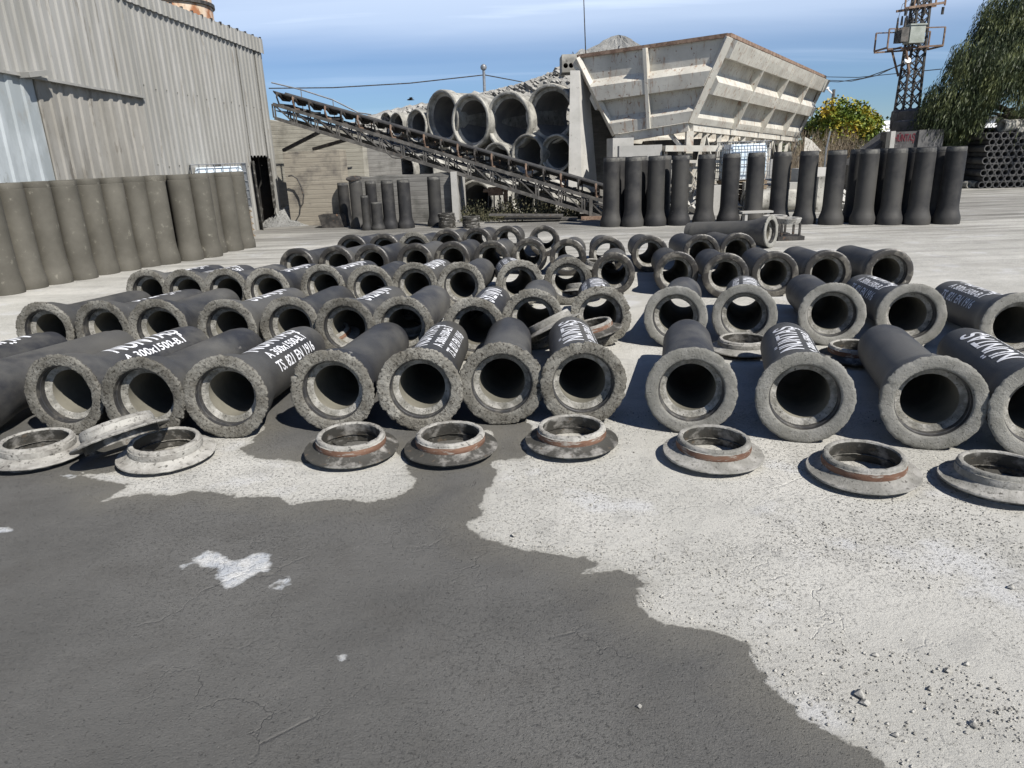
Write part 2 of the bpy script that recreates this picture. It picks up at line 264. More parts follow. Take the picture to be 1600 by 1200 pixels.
# ------------------------------------------------------------------ mesh helpers
class MB:
    def __init__(s): s.v = []; s.f = []
    def add(s, v, f):
        n = len(s.v); s.v += [tuple(p) for p in v]; s.f += [tuple(i+n for i in q) for q in f]; return s
    def hexa(s, p):      # p: 4 bottom (ccw), 4 top
        return s.add(p, [(3, 2, 1, 0), (4, 5, 6, 7), (0, 1, 5, 4), (1, 2, 6, 5), (2, 3, 7, 6), (3, 0, 4, 7)])
    def box(s, c, d, rz=0, rx=0):
        m = Matrix.Rotation(rz, 3, 'Z') @ Matrix.Rotation(rx, 3, 'X'); x, y, z = (k/2 for k in d); c = Vector(c)
        return s.hexa([c + m @ Vector(q) for q in ((-x, -y, -z), (x, -y, -z), (x, y, -z), (-x, y, -z), (-x, -y, z), (x, -y, z), (x, y, z), (-x, y, z))])
    def beam(s, a, b, w, h, up=(0, 0, 1)):
        a = Vector(a); b = Vector(b); d = (b-a).normalized(); u = Vector(up)
        if abs(d.dot(u)) > .99: u = Vector((0, 1, 0))
        r = d.cross(u).normalized()*w/2; q = r.cross(d).normalized()*h/2
        return s.hexa([a-r-q, a+r-q, b+r-q, b-r-q, a-r+q, a+r+q, b+r+q, b-r+q])
    def tube(s, pts, r, n=8, cap=True):
        pts = [Vector(p) for p in pts]; rs = r if hasattr(r, '__len__') else [r]*len(pts); o = len(s.v); u = None
        for i, p in enumerate(pts):
            d = (pts[min(i+1, len(pts)-1)] - pts[max(i-1, 0)]).normalized()
            if u is None: u = d.orthogonal().normalized()
            u = (u - d*u.dot(d)).normalized(); w = d.cross(u)
            s.v += [tuple(p + (u*math.cos(2*math.pi*k/n) + w*math.sin(2*math.pi*k/n))*rs[i]) for k in range(n)]
        for i in range(len(pts)-1):
            for k in range(n):
                a = o+i*n+k; b = o+i*n+(k+1) % n; s.f.append((a, b, b+n, a+n))
        if cap:
            s.f.append(tuple(o+k for k in range(n))[::-1]); s.f.append(tuple(o+(len(pts)-1)*n+k for k in range(n)))
        return s
    def lathe(s, prof, n=48, M4=None, jit=None, axis='Y', cap=False):
        o = len(s.v); rows = len(prof)
        for i, (a, r) in enumerate(prof):
            for k in range(n):
                th = 2*math.pi*k/n; aa, rr = (a, r) if jit is None else jit(i, th, a, r)
                p = Vector((rr*math.sin(th), aa, rr*math.cos(th))) if axis == 'Y' else Vector((rr*math.cos(th), rr*math.sin(th), aa))
                s.v.append(tuple(M4 @ p if M4 else p))
        for i in range(rows-1):
            for k in range(n):
                a = o+i*n+k; b = o+i*n+(k+1) % n
                s.f.append((a, b, b+n, a+n) if axis == 'Z' else (a, a+n, b+n, b))
        return s
    def mesh(s, name, m, smooth=False, origin=(0, 0, 0)):
        me = bpy.data.meshes.new(name); o = Vector(origin)
        me.from_pydata([(p[0]-o.x, p[1]-o.y, p[2]-o.z) for p in s.v], [], s.f); me.update()
        if m: me.materials.append(m)
        if smooth:
            me.polygons.foreach_set('use_smooth', [True]*len(me.polygons))
            try: me.set_sharp_from_angle(angle=R_(38))
            except Exception: pass
        return me
def tag(o, label=None, cat=None, group=None, kind=None):
    if label: o['label'] = label
    if cat: o['category'] = cat
    if group: o['group'] = group
    if kind: o['kind'] = kind
    return o
def link(name, me, parent=None, loc=(0, 0, 0), rot=(0, 0, 0)):
    o = bpy.data.objects.new(name, me); C.objects.link(o); o.location = loc; o.rotation_euler = rot
    if parent: o.parent = parent
    return o
def thing(name, label, cat, loc=(0, 0, 0), rz=0, group=None):
    return tag(link(name, None, None, loc, (0, 0, rz)), label, cat, group)
def part(name, mb, m, parent, smooth=False, label=None):
    """mb is in world coordinates of an unrotated parent; origin moved to the parent"""
    o = link(name, mb.mesh(name, m, smooth, parent.location), parent)
    if label: o['label'] = label
    return o
def solo(name, mb, m, label, cat, smooth=False, group=None, kind=None):
    v = np.array(mb.v); c = (v.min(0)+v.max(0))/2; c[2] = v[:, 2].min()
    return tag(link(name, mb.mesh(name, m, smooth, c), None, c), label, cat, group, kind)
ORD = ['first', 'second', 'third', 'fourth', 'fifth', 'sixth', 'seventh', 'eighth', 'ninth', 'tenth', 'eleventh', 'twelfth', 'thirteenth', 'fourteenth', 'fifteenth', 'sixteenth']

# ------------------------------------------------------------------ ground
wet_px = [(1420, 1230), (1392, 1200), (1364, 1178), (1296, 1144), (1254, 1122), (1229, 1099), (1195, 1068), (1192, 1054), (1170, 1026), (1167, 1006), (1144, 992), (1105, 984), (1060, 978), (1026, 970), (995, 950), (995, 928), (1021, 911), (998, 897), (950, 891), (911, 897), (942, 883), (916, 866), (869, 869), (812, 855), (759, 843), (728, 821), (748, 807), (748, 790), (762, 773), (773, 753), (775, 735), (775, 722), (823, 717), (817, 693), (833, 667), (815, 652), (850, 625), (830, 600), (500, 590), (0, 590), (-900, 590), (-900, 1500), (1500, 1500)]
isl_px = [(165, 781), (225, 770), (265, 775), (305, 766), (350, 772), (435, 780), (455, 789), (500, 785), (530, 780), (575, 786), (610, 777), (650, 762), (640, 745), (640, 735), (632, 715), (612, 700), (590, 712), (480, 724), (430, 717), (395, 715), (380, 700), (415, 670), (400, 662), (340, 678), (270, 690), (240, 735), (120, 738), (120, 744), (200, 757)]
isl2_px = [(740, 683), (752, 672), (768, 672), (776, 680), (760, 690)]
cr_px = [[(300, 875), (325, 861), (345, 867), (365, 880), (400, 865), (420, 865), (422, 890), (395, 897), (370, 915), (355, 920), (340, 900), (345, 887), (320, 885)], [(420, 917), (440, 922), (441, 916), (425, 914)], [(435, 908), (445, 902), (457, 910), (440, 913)], [(-5, 825), (12, 824), (18, 829), (8, 832), (-5, 832)], [(528, 1022), (540, 1022), (534, 1031)], [(95, 742), (120, 743), (115, 748)], [(282, 883), (290, 881), (292, 887), (285, 888)]]
def poly(px): return np.array([[*(G(x, y)[:2])] for x, y in px])
def sdf(pts, pg):
    d = np.full(len(pts), 1e9); inside = np.zeros(len(pts), bool); n = len(pg)
    for i in range(n):
        a, b = pg[i], pg[(i+1) % n]; ab = b-a; ap = pts-a
        t = np.clip((ap@ab)/max(ab@ab, 1e-12), 0, 1); q = ap-t[:, None]*ab; d = np.minimum(d, np.hypot(q[:, 0], q[:, 1]))
        c = ((a[1] > pts[:, 1]) != (b[1] > pts[:, 1])) & (pts[:, 0] < (b[0]-a[0])*(pts[:, 1]-a[1])/((b[1]-a[1]) or 1e-12)+a[0]); inside ^= c
    return np.where(inside, d, -d)
xs = np.concatenate([[-900, -300, -100, -40, -20, -12, -8], np.arange(-6, 6.01, .03), [8, 12, 20, 40, 100, 300, 900]])
ys = np.concatenate([[-300, -60, -15, -4, -1, 0, .6], np.arange(1.0, 6.0, .03), [6.3, 7, 8, 10, 14, 20, 30, 45, 70, 120, 250, 500, 1200]])
X, Yg = np.meshgrid(xs, ys); pts = np.stack([X.ravel(), Yg.ravel()], 1)
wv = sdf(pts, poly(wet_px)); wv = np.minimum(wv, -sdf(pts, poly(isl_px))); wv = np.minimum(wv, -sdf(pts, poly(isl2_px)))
cv = np.full(len(pts), -9.)
for q in cr_px: cv = np.maximum(cv, sdf(pts, poly(q)))
nx, ny = len(xs), len(ys)
idx = np.arange(nx*ny).reshape(ny, nx); F = np.stack([idx[:-1, :-1], idx[:-1, 1:], idx[1:, 1:], idx[1:, :-1]], -1).reshape(-1, 4)
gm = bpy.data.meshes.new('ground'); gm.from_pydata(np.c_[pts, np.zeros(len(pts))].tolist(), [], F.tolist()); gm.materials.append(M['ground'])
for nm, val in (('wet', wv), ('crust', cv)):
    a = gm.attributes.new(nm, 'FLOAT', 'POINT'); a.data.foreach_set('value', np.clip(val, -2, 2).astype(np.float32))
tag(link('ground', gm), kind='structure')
# loose grit on the dry part, one mass
def rock(mb, p, r, seed):
    rg = random.Random(seed); vs = []
    for (x, y, z) in ((1, 0, 0), (-1, 0, 0), (0, 1, 0), (0, -1, 0), (0, 0, 1), (0, 0, -1), (.6, .6, .6), (-.6, -.6, .6), (.6, -.6, -.3), (-.6, .6, -.3)):
        k = rg.uniform(.65, 1.25); vs.append((p[0]+x*r*k*rg.uniform(.8, 1.3), p[1]+y*r*k, p[2]+z*r*k*.8))
    mb.add(vs, [(4, 0, 6), (4, 6, 2), (4, 2, 1), (4, 1, 7), (4, 7, 3), (4, 3, 0), (0, 2, 6), (1, 3, 7), (5, 0, 8), (5, 8, 3), (5, 3, 1), (5, 1, 9), (5, 9, 2), (5, 2, 0), (0, 3, 8), (1, 2, 9)])
mb = MB()
n = 0
while n < 3600:
    px, py = random.uniform(0, 1600), random.uniform(640, 1200)
    g = G(px, py); d = sdf(np.array([[g.x, g.y]]), poly(wet_px))[0]
    if d > -.01: continue
    cl_ = math.sin(g.x*2.3+1.1*math.sin(g.y*3.1))*math.sin(g.y*2.9+g.x)+.35*math.sin(g.x*9+g.y*7)
    if random.random() > .30+.6*cl_: continue
    r = random.choice([.0018, .0022, .0028, .0036, .0045]) * random.choice([1, 1, 1.2, 1.5])
    rock(mb, (g.x, g.y, r*.5), r, n); n += 1
for px, py, r in ((1343, 1088, .022), (1352, 1100, .015), (803, 838, .018), (1520, 1135, .016), (1580, 920, .016), (1480, 1050, .012), (1452, 1078, .012), (999, 1105, .010), (1400, 1150, .012), (1510, 1040, .013), (1368, 1025, .012)):
    g = G(px, py); rock(mb, (g.x, g.y, r*.5), r, int(px))
solo('grit', mb, mat('grit_stone', (.16, .155, .14), (.36, .35, .32), 30, .4, .6, rough=.95, bs=.3), None, None, kind='stuff')

# ------------------------------------------------------------------ concrete pipes
LP = 1.62
def fnoise(th, ph, a, fr):
    return sum(a/(i+1)*math.sin(f*th+ph*(i+1)*3.7) for i, f in enumerate(fr))
def barrel_mesh(m):
    mb = MB(); mb.lathe([(.03, .268), (.10, .266), (.15, .262), (.22, .244), (.30, .220), (.38, .204), (.46, .198), (.9, .196), (1.50, .195), (1.506, .187), (1.60, .184), (LP, .181), (LP, .157)], 56)
    return mb.mesh('barrel', m, True)
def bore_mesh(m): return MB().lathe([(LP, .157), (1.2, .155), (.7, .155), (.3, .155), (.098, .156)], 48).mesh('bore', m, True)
def shoulder_mesh(m, seed):
    def j(i, th, a, r): return a + (0 if i in (0, 5) else random.uniform(-.002, .002)), r + (0 if i in (0, 5) else fnoise(th, seed, .003, (7, 13, 29, 47)) + random.uniform(-.0015, .0015))
    random.seed(seed); return MB().lathe([(.075, .194), (.080, .186), (.084, .178), (.088, .170), (.092, .162), (.098, .156)], 120, jit=j).mesh('socket_shoulder', m, True)
def gasket_mesh(m): return MB().lathe([(.006, .203), (.02, .200), (.034, .199), (.036, .195), (.056, .195), (.060, .197), (.075, .194)], 48).mesh('gasket', m, True)
def face_mesh(m, seed, amp=1.0, R=.285):
    random.seed(seed); k = R/.285
    prof = [(.030, .268), (.024, .276*k), (.016, .281*k), (.008, .284*k), (.001, .285*k), (-.005, .279*k), (-.008, .270*k), (-.009, .258*k), (-.009, .246*k), (-.008, .234*k), (-.007, .222*k), (-.005, .213*k), (-.001, .207), (.006, .203)]
    n = 176; fine = [[random.uniform(-1, 1) for _ in range(n)] for _ in prof]
    chips = [(random.uniform(0, 6.28), random.uniform(.02, .07), random.uniform(.002, .009)) for _ in range(9)]
    def j(i, th, a, r):
        if i in (0, 13): return a, r
        kk = int(round(th/(2*math.pi)*n)) % n; w = 1 if 2 <= i <= 6 else .45
        lo = fnoise(th, seed, .0016, (5, 13, 31)); hi = .0033*fine[2][kk] + .0016*fine[i][kk]
        ch = sum(d*math.exp(-((((th-t0+math.pi) % (2*math.pi))-math.pi)/s)**2) for t0, s, d in chips)
        ww = 1 if 1 <= i <= 7 else .25
        return a + amp*(.0016*fine[i][kk] + .0012*fnoise(th, seed+i*.3, 1, (11, 23))*w) + ch*.35*ww*amp, r + amp*ww*(lo+hi) - amp*ch*ww
    return MB().lathe(prof, n, jit=j).mesh('socket_face', m, True)
def ring_seg(th0, th1): pass
PIPE = {}
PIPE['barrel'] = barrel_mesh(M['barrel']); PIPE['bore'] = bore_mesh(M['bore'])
PIPE['shoulder'] = [shoulder_mesh(M['shoulder'], 11+i) for i in range(3)]
PIPE['gasket'] = gasket_mesh(M['gasket'])
PIPE['rag'] = [face_mesh(M['face'], 21+i, 1.25) for i in range(4)]
PIPE['new'] = [face_mesh(M['face_new'], 41+i, .7) for i in range(3)]
PIPE['dark'] = [face_mesh(M['face_dark'], 61+i, .35, .270) for i in range(3)]

# lettering bent round the barrel
_tc = {}
def text_flat(s, size, bold=.0):
    if (s, size) in _tc: return _tc[(s, size)]
    cu = bpy.data.curves.new('t', 'FONT'); cu.body = s; cu.size = size; cu.offset = bold; cu.resolution_u = 3
    ob = bpy.data.objects.new('t', cu); C.objects.link(ob)
    dg = bpy.context.evaluated_depsgraph_get(); me = bpy.data.meshes.new_from_object(ob.evaluated_get(dg))
    bpy.data.objects.remove(ob); bpy.data.curves.remove(cu)
    bm = bmesh.new(); bm.from_mesh(me); bpy.data.meshes.remove(me)
    ymin = min(v.co.y for v in bm.verts); ymax = max(v.co.y for v in bm.verts); y = ymin+.012
    while y < ymax:
        bmesh.ops.bisect_plane(bm, geom=bm.verts[:]+bm.edges[:]+bm.faces[:], plane_co=(0, y, 0), plane_no=(0, 1, 0)); y += .014
    bm.verts.index_update()
    vs = np.array([v.co[:] for v in bm.verts]); fs = [tuple(v.index for v in f.verts) for f in bm.faces]; bm.free()
    vs[:, 0] -= vs[:, 0].min(); _tc[(s, size)] = (vs, fs); return vs, fs
WORD = 'NÜNTAŞ'
def brad(y): return np.interp(y, [.03, .10, .15, .22, .30, .38, .46, .9, 1.5], [.268, .266, .262, .244, .220, .204, .198, .196, .195]) + .0022
def lettering(phi, rev, lines=3, stencil=0, var=0):
    mb = MB(); specs = [(WORD, .212, .84, 0.0), ('A 300x1500-B.1', .098, .78, .150), ('TS. 821 EN 1916', .118, .80, .262)][:lines]
    off0 = R_(phi)*.2
    for s, size, L, off in specs:
        vs, fs = text_flat(s, size, .004 if size > .15 else .002); w = vs[:, 0].max(); cap = size*.70
        tx = vs[:, 0]/w*L; ty = vs[:, 1]-cap/2; y0, y1 = .50, 1.34
        if not rev: Y = y0+tx; arc = off0+off-ty
        else: Y = y1-tx; arc = off0-off+ty
        rr = brad(Y); a = arc/.198
        mb.add(np.stack([rr*np.sin(a), Y, rr*np.cos(a)], 1).tolist(), fs)
    return mb.mesh('painted_lettering', M['paint'])
_lc = {}
def get_letter(phi, rev, lines):
    k = (phi, rev, lines)
    if k not in _lc: _lc[k] = lettering(*k)
    return _lc[k]
def put_pipe(x, y, ang, kind, label, group, letter=None, R=.285, lift=0):
    t = thing('concrete_pipe', label, 'concrete pipe', (x, y, 0), 0, group)
    tl = -math.atan2(R-.196, LP); roll = random.uniform(0, 6.28)
    Mx = Matrix.Rotation(-R_(ang), 4, 'Z') @ Matrix.Rotation(tl, 4, 'X')
    def sub(name, me, rl=True):
        o = link(name, me, t); q = Mx @ (Matrix.Rotation(roll, 4, 'Y') if rl else Matrix.Identity(4))
        o.rotation_euler = q.to_euler(); o.location = (0, 0, R+lift); return o
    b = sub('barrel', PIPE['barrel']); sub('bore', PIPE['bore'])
    f = sub('socket_face', random.choice(PIPE[kind])); sub('gasket', PIPE['gasket'])
    sub('socket_shoulder', random.choice(PIPE['shoulder']))
    if letter:
        sub('painted_lettering', get_letter(*letter), False)
    return t
# rim top pixel, heading, lettering (angle, reversed, lines)
rows = {
 1: [((-212, 566), 7.5, (-5, True, 1)), ((-82, 563), 9, None), ((84, 554.5), 6.6, (2, False, 2)), ((210, 559), 3.3, None), ((341, 556), 3, (-10, False, 3)), ((511, 547), 4.3, None), ((651, 544), 2, (-25, False, 3)), ((781, 536), 2.2, None), ((911, 535), 2, (-10, False, 3)), ((1083, 543), 13, None), ((1264, 551), 17, (-14, False, 3)), ((1470, 557), 18, None), ((1652, 567), 18, (-14, False, 3))],
 2: [((59, 472), 3.8, None), ((150, 469.7), 7.3, (-14, True, 1)), ((238, 467.5), .6, None), ((347, 467.5), 5.2, (-4, True, 1)), ((447, 463.5), 3.6, None), ((534, 465), 6.5, (2, True, 1)), ((625, 463), 4.7, None), ((738, 465), 5.6, (14, True, 1)), ((831, 451.5), 5.1, None), ((938, 447), 5.2, (2, True, 2)), ((1057, 447), 16.4, None), ((1166, 444), 17.9, (16, True, 2)), ((1305, 442), 13.6, None), ((1431, 443), 11.8, (14, True, 3)), ((1604, 457), 14, (16, True, 3))],
 3: [((224, 421), 8, (-6, True, 1)), ((283, 421), 6, (-10, False, 2)), ((347, 419.7), 5, None), ((412, 418.6), 5, (0, True, 1)), ((500, 413), 8.8, (4, True, 1)), ((575, 414), 4, None), ((645, 410), 6.5, (16, True, 1)), ((718, 409), 7.1, None), ((811, 406), -4.6, (20, True, 3)), ((887, 401.6), 4, None), ((958.5, 394), 9.1, None), ((1058, 392.7), 6.9, None), ((1136, 395.4), 8, None), ((1213.5, 393), 10.3, None), ((1297, 391), 7.9, None), ((1394, 389), 8.3, None)],
 4: [((460.5, 388), 10, None), ((522, 385), 9, None), ((577.6, 382.5), 8.4, None), ((646, 380), 6.7, None), ((704.6, 377), 8, None), ((766.7, 375.7), 7.2, None), ((826, 372), 4.2, None), ((887, 373), 8.9, None), ((949, 369), 3.9, None), ((1016, 367.6), 4.5, None), ((1097.6, 366), 2, None), ((1155, 363.6), 2.4, None)],
 5: [((547, 366.6), 8, None), ((598, 365), 8, None), ((645.6, 362), 7, None), ((697, 358), 7, None), ((744, 355), 7, None), ((792, 352.7), 6, None), ((850, 351.7), 4, None)]}
RN = {1: 'nearest row', 2: 'second row back', 3: 'middle row', 4: 'fourth row back', 5: 'farthest row'}
pipes_pos = []
for k, lst in rows.items():
    vis = 0
    for i, ((px, py), ang, let) in enumerate(lst):
        right = px > 1000
        kind = 'dark' if k >= 4 or (k == 3 and px > 900) else ('new' if (right and k < 3) else 'rag')
        if k == 5 and i == 2: kind = 'rag'
        R = .27 if kind == 'dark' else .285
        g = G(px, py, 2*R); vis += 1
        look = {'rag': 'ragged rim', 'new': 'pale fresh rim', 'dark': 'dark oily rim'}[kind]
        txt = 'unlettered' if let is None else 'lettered'
        lab = f'{txt} black pipe, {look}, {ORD[i]} from left in the {RN[k]}'
        put_pipe(g.x, g.y, ang, kind, lab, 'pipes lying in rows on the yard', let, R); pipes_pos.append((g.x, g.y))
# the one lying crosswise behind the rows
a = G(1207, 337, .56); b_ = G(1098, 342, .46); d = b_-a
ang = math.degrees(math.atan2(d.x, d.y))
put_pipe(a.x, a.y, ang, 'new', 'black pipe lying crosswise on its own behind the rows, beside the steel trays', 'pipes lying in rows on the yard')

# upright pipes
UP = {}
def olive_mesh(m):
    mb = MB(); mb.lathe([(0, .19), (0, .228), (.02, .231), (.10, .231), (.15, .226), (.22, .214), (.30, .205), (.40, .200), (1.48, .196), (1.487, .190), (1.57, .187), (1.58, .183), (1.58, .156), (1.2, .155), (.1, .155)], 48, axis='Z')
    return mb.mesh('barrel', m, True)
def upright_meshes(m):
    mb = MB(); mb.lathe([(0, .20), (0, .262), (.02, .266), (.11, .266), (.16, .258), (.23, .232), (.31, .212), (.40, .203), (1.48, .198), (1.487, .191), (1.57, .187), (1.58, .183), (1.58, .156), (1.2, .155), (.1, .155)], 48, axis='Z')
    return mb.mesh('barrel', m, True)
UPM = {'black': upright_meshes(M['upright']), 'olive': olive_mesh(M['olive'])}
UCOL = MB().lathe([(1.487, .1925), (1.50, .1945), (1.555, .1925), (1.568, .188)], 48, axis='Z')
M['collar'] = mat('dusty_spigot', (.05, .05, .05), (.15, .145, .13), 6, .40, .62, rough=.7)
UCM = {'black': UCOL.mesh('spigot_collar', M['collar'], True), 'olive': UCOL.mesh('spigot_collar', M['olive'], True)}
def upright(x, y, kind, label, group, sc=1, tilt=(0, 0), s2=None):
    t = thing('upright_pipe', label, 'concrete pipe', (x, y, 0), random.uniform(0, 6), group); t.rotation_euler = (tilt[0], tilt[1], t.rotation_euler.z)
    for nm, me in (('barrel', UPM[kind]), ('spigot_collar', UCM[kind])):
        o = link(nm, me, t); o.scale = s2 or (sc, sc, sc)
    return t
def toward(px, py, r=.25):   # base front pixel to base centre
    g = G(px, py); d = Vector((g.x, g.y)).normalized()*r; return g.x+d.x, g.y+d.y
lf = [(-35, 471), (14, 462), (51, 453), (91, 445), (131, 438), (166, 430), (200, 424), (233, 418), (263, 414)]
for i, p in enumerate(lf):
    x, y = toward(*p); w = 'half out of frame' if i < 1 else ORD[i-1]+' whole one from the left edge' if False else ORD[i]+' from the left'
    upright(x, y, 'olive', f'olive upright pipe in the long line by the shed, {w}', 'olive grey pipes standing along the shed')
gl = [(300, 408), (330, 403), (347, 397), (364, 393), (383, 389)]
for i, p in enumerate(gl):
    x, y = toward(*p); 
    if i == 2: x -= .12
    upright(x, y, 'olive', f'olive upright pipe in short group before caged tank, {ORD[i]} from left', 'olive grey pipes standing along the shed')
x, y = toward(263, 414); upright(x-.16, y+.48, 'olive', 'olive grey upright pipe set back in the gap between the two left groups', 'olive grey pipes standing along the shed')
x, y = toward(60, 450); upright(x-.50, y+.30, 'olive', 'olive grey upright pipe hidden behind the long left line close to the sheet wall', 'olive grey pipes standing along the shed')
rt = [(955, 355), (988, 355), (1023, 354), (1060, 353), (1099, 352), (1137, 351), (1175, 350), (1214, 350), (1255, 351), (1297, 352), (1346, 352), (1388, 352), (1431, 352), (1477, 351)]
for i, p in enumerate(rt):
    x, y = toward(*p); upright(x, y, 'black', f'black upright pipe in the right hand front line, {ORD[i]} from left', 'black pipes standing behind the yard')
for i, (k, dx, dy) in enumerate([(0, .24, .55), (1, .25, .6), (2, .27, .55), (10, .05, .55), (11, .08, .55), (12, .10, .58), (13, -.02, .50)]):
    x, y = toward(*rt[k]); upright(x+dx, y+dy, 'black', f'black upright pipe half hidden behind the {ORD[k]} one of the front line', 'black pipes standing behind the yard')

# ------------------------------------------------------------------ cast rings
def ring_meshes(band, body):
    rnd = random.Random(5); n = 96
    def j(i, th, a, r): return a+rnd.uniform(-.0012, .0012), r+rnd.uniform(-.0015, .0015)
    fl = MB().lathe([(.050, .190), (.046, .215), (.038, .285), (.044, .289), (.051, .286), (.055, .262), (.062, .238), (.072, .221), (.079, .212)], n, axis='Z', jit=j).mesh('flange', body, True)
    bd = MB().lathe([(.079, .2125), (.092, .2145), (.106, .2125), (.116, .2115)], 72, axis='Z').mesh('steel_band', band, True)
    tp = MB().lathe([(.116, .212), (.119, .207), (.131, .206), (.138, .200), (.140, .190), (.138, .180), (.130, .176)], n, axis='Z', jit=j).mesh('top_ring', M['ringwhite' if body is not M['ringgrey'] else 'ringgrey'], True)
    iw = MB().lathe([(.130, .176), (.112, .178), (.07, .197), (.0, .208), (.0, .216), (.047, .216)], 64, axis='Z').mesh('inner_wall', M['ringdark'], True)  # darker material than the top ring, standing in for shade inside
    lug = MB().box((.145, 0, .03), (.06, .07, .012)).mesh('inner_lug', M['ringdark'])
    return fl, bd, tp, lug, iw
RG = {'rust': ring_meshes(M['rust'], M['ringdark']), 'pale': ring_meshes(M['ringwhite'], M['ringwhite']), 'grey': ring_meshes(M['ringgrey'], M['ringgrey']), 'rustpale': ring_meshes(M['rust'], M['ringgrey'])}
def ring(x, y, kind, label, z=0.0, tilt=(0, 0), rz=None):
    t = thing('cast_ring', label, 'pipe ring', (x, y, z), 0, 'flanged rings lying before the pipes'); t.rotation_euler = (tilt[0], tilt[1], random.uniform(0, 6) if rz is None else rz)
    for nm, me in zip(('flange', 'steel_band', 'top_ring', 'inner_lug', 'inner_wall'), RG[kind]): link(nm, me, t)
    return t
def rp(px, py, z=.02): g = G(px, py, z); return g.x, g.y
R1 = [((62, 712), 'pale', 'crusted white flanged ring lying flat at the left edge, nearest row', .0, (0.03, -.02)),
      ((262, 713), 'pale', 'crusted white ring under the end of the leaning ring', 0, (-.03, .02)),
      ((550, 705), 'rust', 'dark flanged ring with brown band, left of the pair before the middle pipes', 0, (.0, -.04)),
      ((705, 703), 'rust', 'dark flanged ring with brown band, right of the pair before the middle pipes', 0, (0, 0)),
      ((893, 692), 'rust', 'dark flanged ring with brown band alone before the white lettered pipe', 0, (0, .0)),
      ((1113, 712), 'rustpale', 'pale flanged ring with brown band before the pipe right of the gap', 0, (0, .03)),
      ((1347, 740), 'rustpale', 'large looking pale ring with brown band, second from the right edge', 0, (0, .03)),
      ((1562, 757), 'grey', 'pale grey flanged ring cut by the right edge of the frame', 0, (0, .04))]
for (p, kd, lab, z, tl) in R1:
    x, y = rp(*p); ring(x, y, kd, lab, z, tl)
g = G(205, 718); g2 = ring(g.x-.02, g.y+.02, 'pale', 'crusted ring tipped up on edge, leaning between two flat rings', .20, (R_(-58), R_(-22)), 0)
g2.rotation_euler = (R_(-15), R_(-20), 0); g = G(193, 690, .14); g2.location = (g.x, g.y, .13)
R2 = [((520, 545), 'rustpale', 'pale ring with orange band behind the lettered front pipe', .0, (.05, .25)),
      ((632, 532), 'grey', 'ring leaning inside the mouth of a second row pipe', .03, (.35, .1)),
      ((430, 540), 'grey', 'white edged ring showing as a thin arc left of the orange one', .0, (0, 0)),
      ((742, 515), 'rust', 'dark ring resting in the mouth of the pipe with a white word', .03, (.55, 0)),
      ((866, 545), 'grey', 'tipped grey ring before the pipe left of the brown topped ring', .05, (.1, .5)),
      ((925, 545), 'rust', 'tilted dark ring with orange top against the lettered second row pipe', .05, (.18, .16)),
      ((1160, 548), 'grey', 'grey ring lying in shade between two right hand pipes', .0, (0, 0)),
      ((1335, 560), 'rust', 'dark ring half hidden behind the plain right hand front pipe', 0, (0, 0)),
      ((590, 470), 'grey', 'small looking ring lying in the mouth of a middle row pipe', .0, (.1, 0)),
      ((912, 468), 'grey', 'grey ring standing under the middle row pipe with open end', .02, (.25, 0)),
      ((935, 428), 'grey', 'pale ring seen through the bore of a far pipe', .02, (.2, 0))]
for (p, kd, lab, z, tl) in R2:
    x, y = rp(*p); ring(x, y, kd, lab, z+abs(math.sin(tl[0]))*.22+abs(math.sin(tl[1]))*.22, tl)

# ------------------------------------------------------------------ sheet metal shed on the left
b1 = G(443, 350); b1.z = 0
wd = Vector((-.13, -1, 0)).normalized()                      # along the wall towards the camera
wn = Vector((-wd.y, wd.x, 0))                                # outward (to the yard, +x)
if wn.x < 0: wn = -wn
def on_wall(px, py):                                         # (distance along, height)
    d = ray(px, py); o = Vector((0, 0, HC)); t = ((b1-o).dot(wn))/d.dot(wn); p = o+d*t
    return (p-b1).dot(wd), p.z
uT, zT = on_wall(415, 65); uS, zS = on_wall(245, 0); kT = (zS-zT)/(uS-uT)
uF, zF = on_wall(417, 86); uG, zG = on_wall(195, 0); kF = (zG-zF)/(uG-uF)
ztop = lambda u: zT + kT*(u-uT)
zfas = lambda u: zF + kF*(u-uF)
uA, zA = on_wall(0, 113); uB, zB = on_wall(228, 154); zseam = lambda u: zB + (zA-zB)/(uA-uB)*(u-uB)
uC, zC = on_wall(66, 200); uE = on_wall(228, 200)[0]
WL = 17.0
door = sorted([on_wall(*p) for p in ((394, 262), (396, 247), (411, 244), (424, 250))]); dl = min(q[0] for q in door)
dR, dL = on_wall(425, 300)[0], on_wall(399, 300)[0]; dtop = on_wall(410, 245)[1]
def WP(u, z, o=0): p = b1+wd*u+wn*o; return (p.x, p.y, z)
shed = thing('sheet_metal_shed', 'tall weathered corrugated sheet metal shed on the left with a torn dark doorway', 'shed', (b1.x+wd.x*8-3, b1.y+wd.y*8, 0))
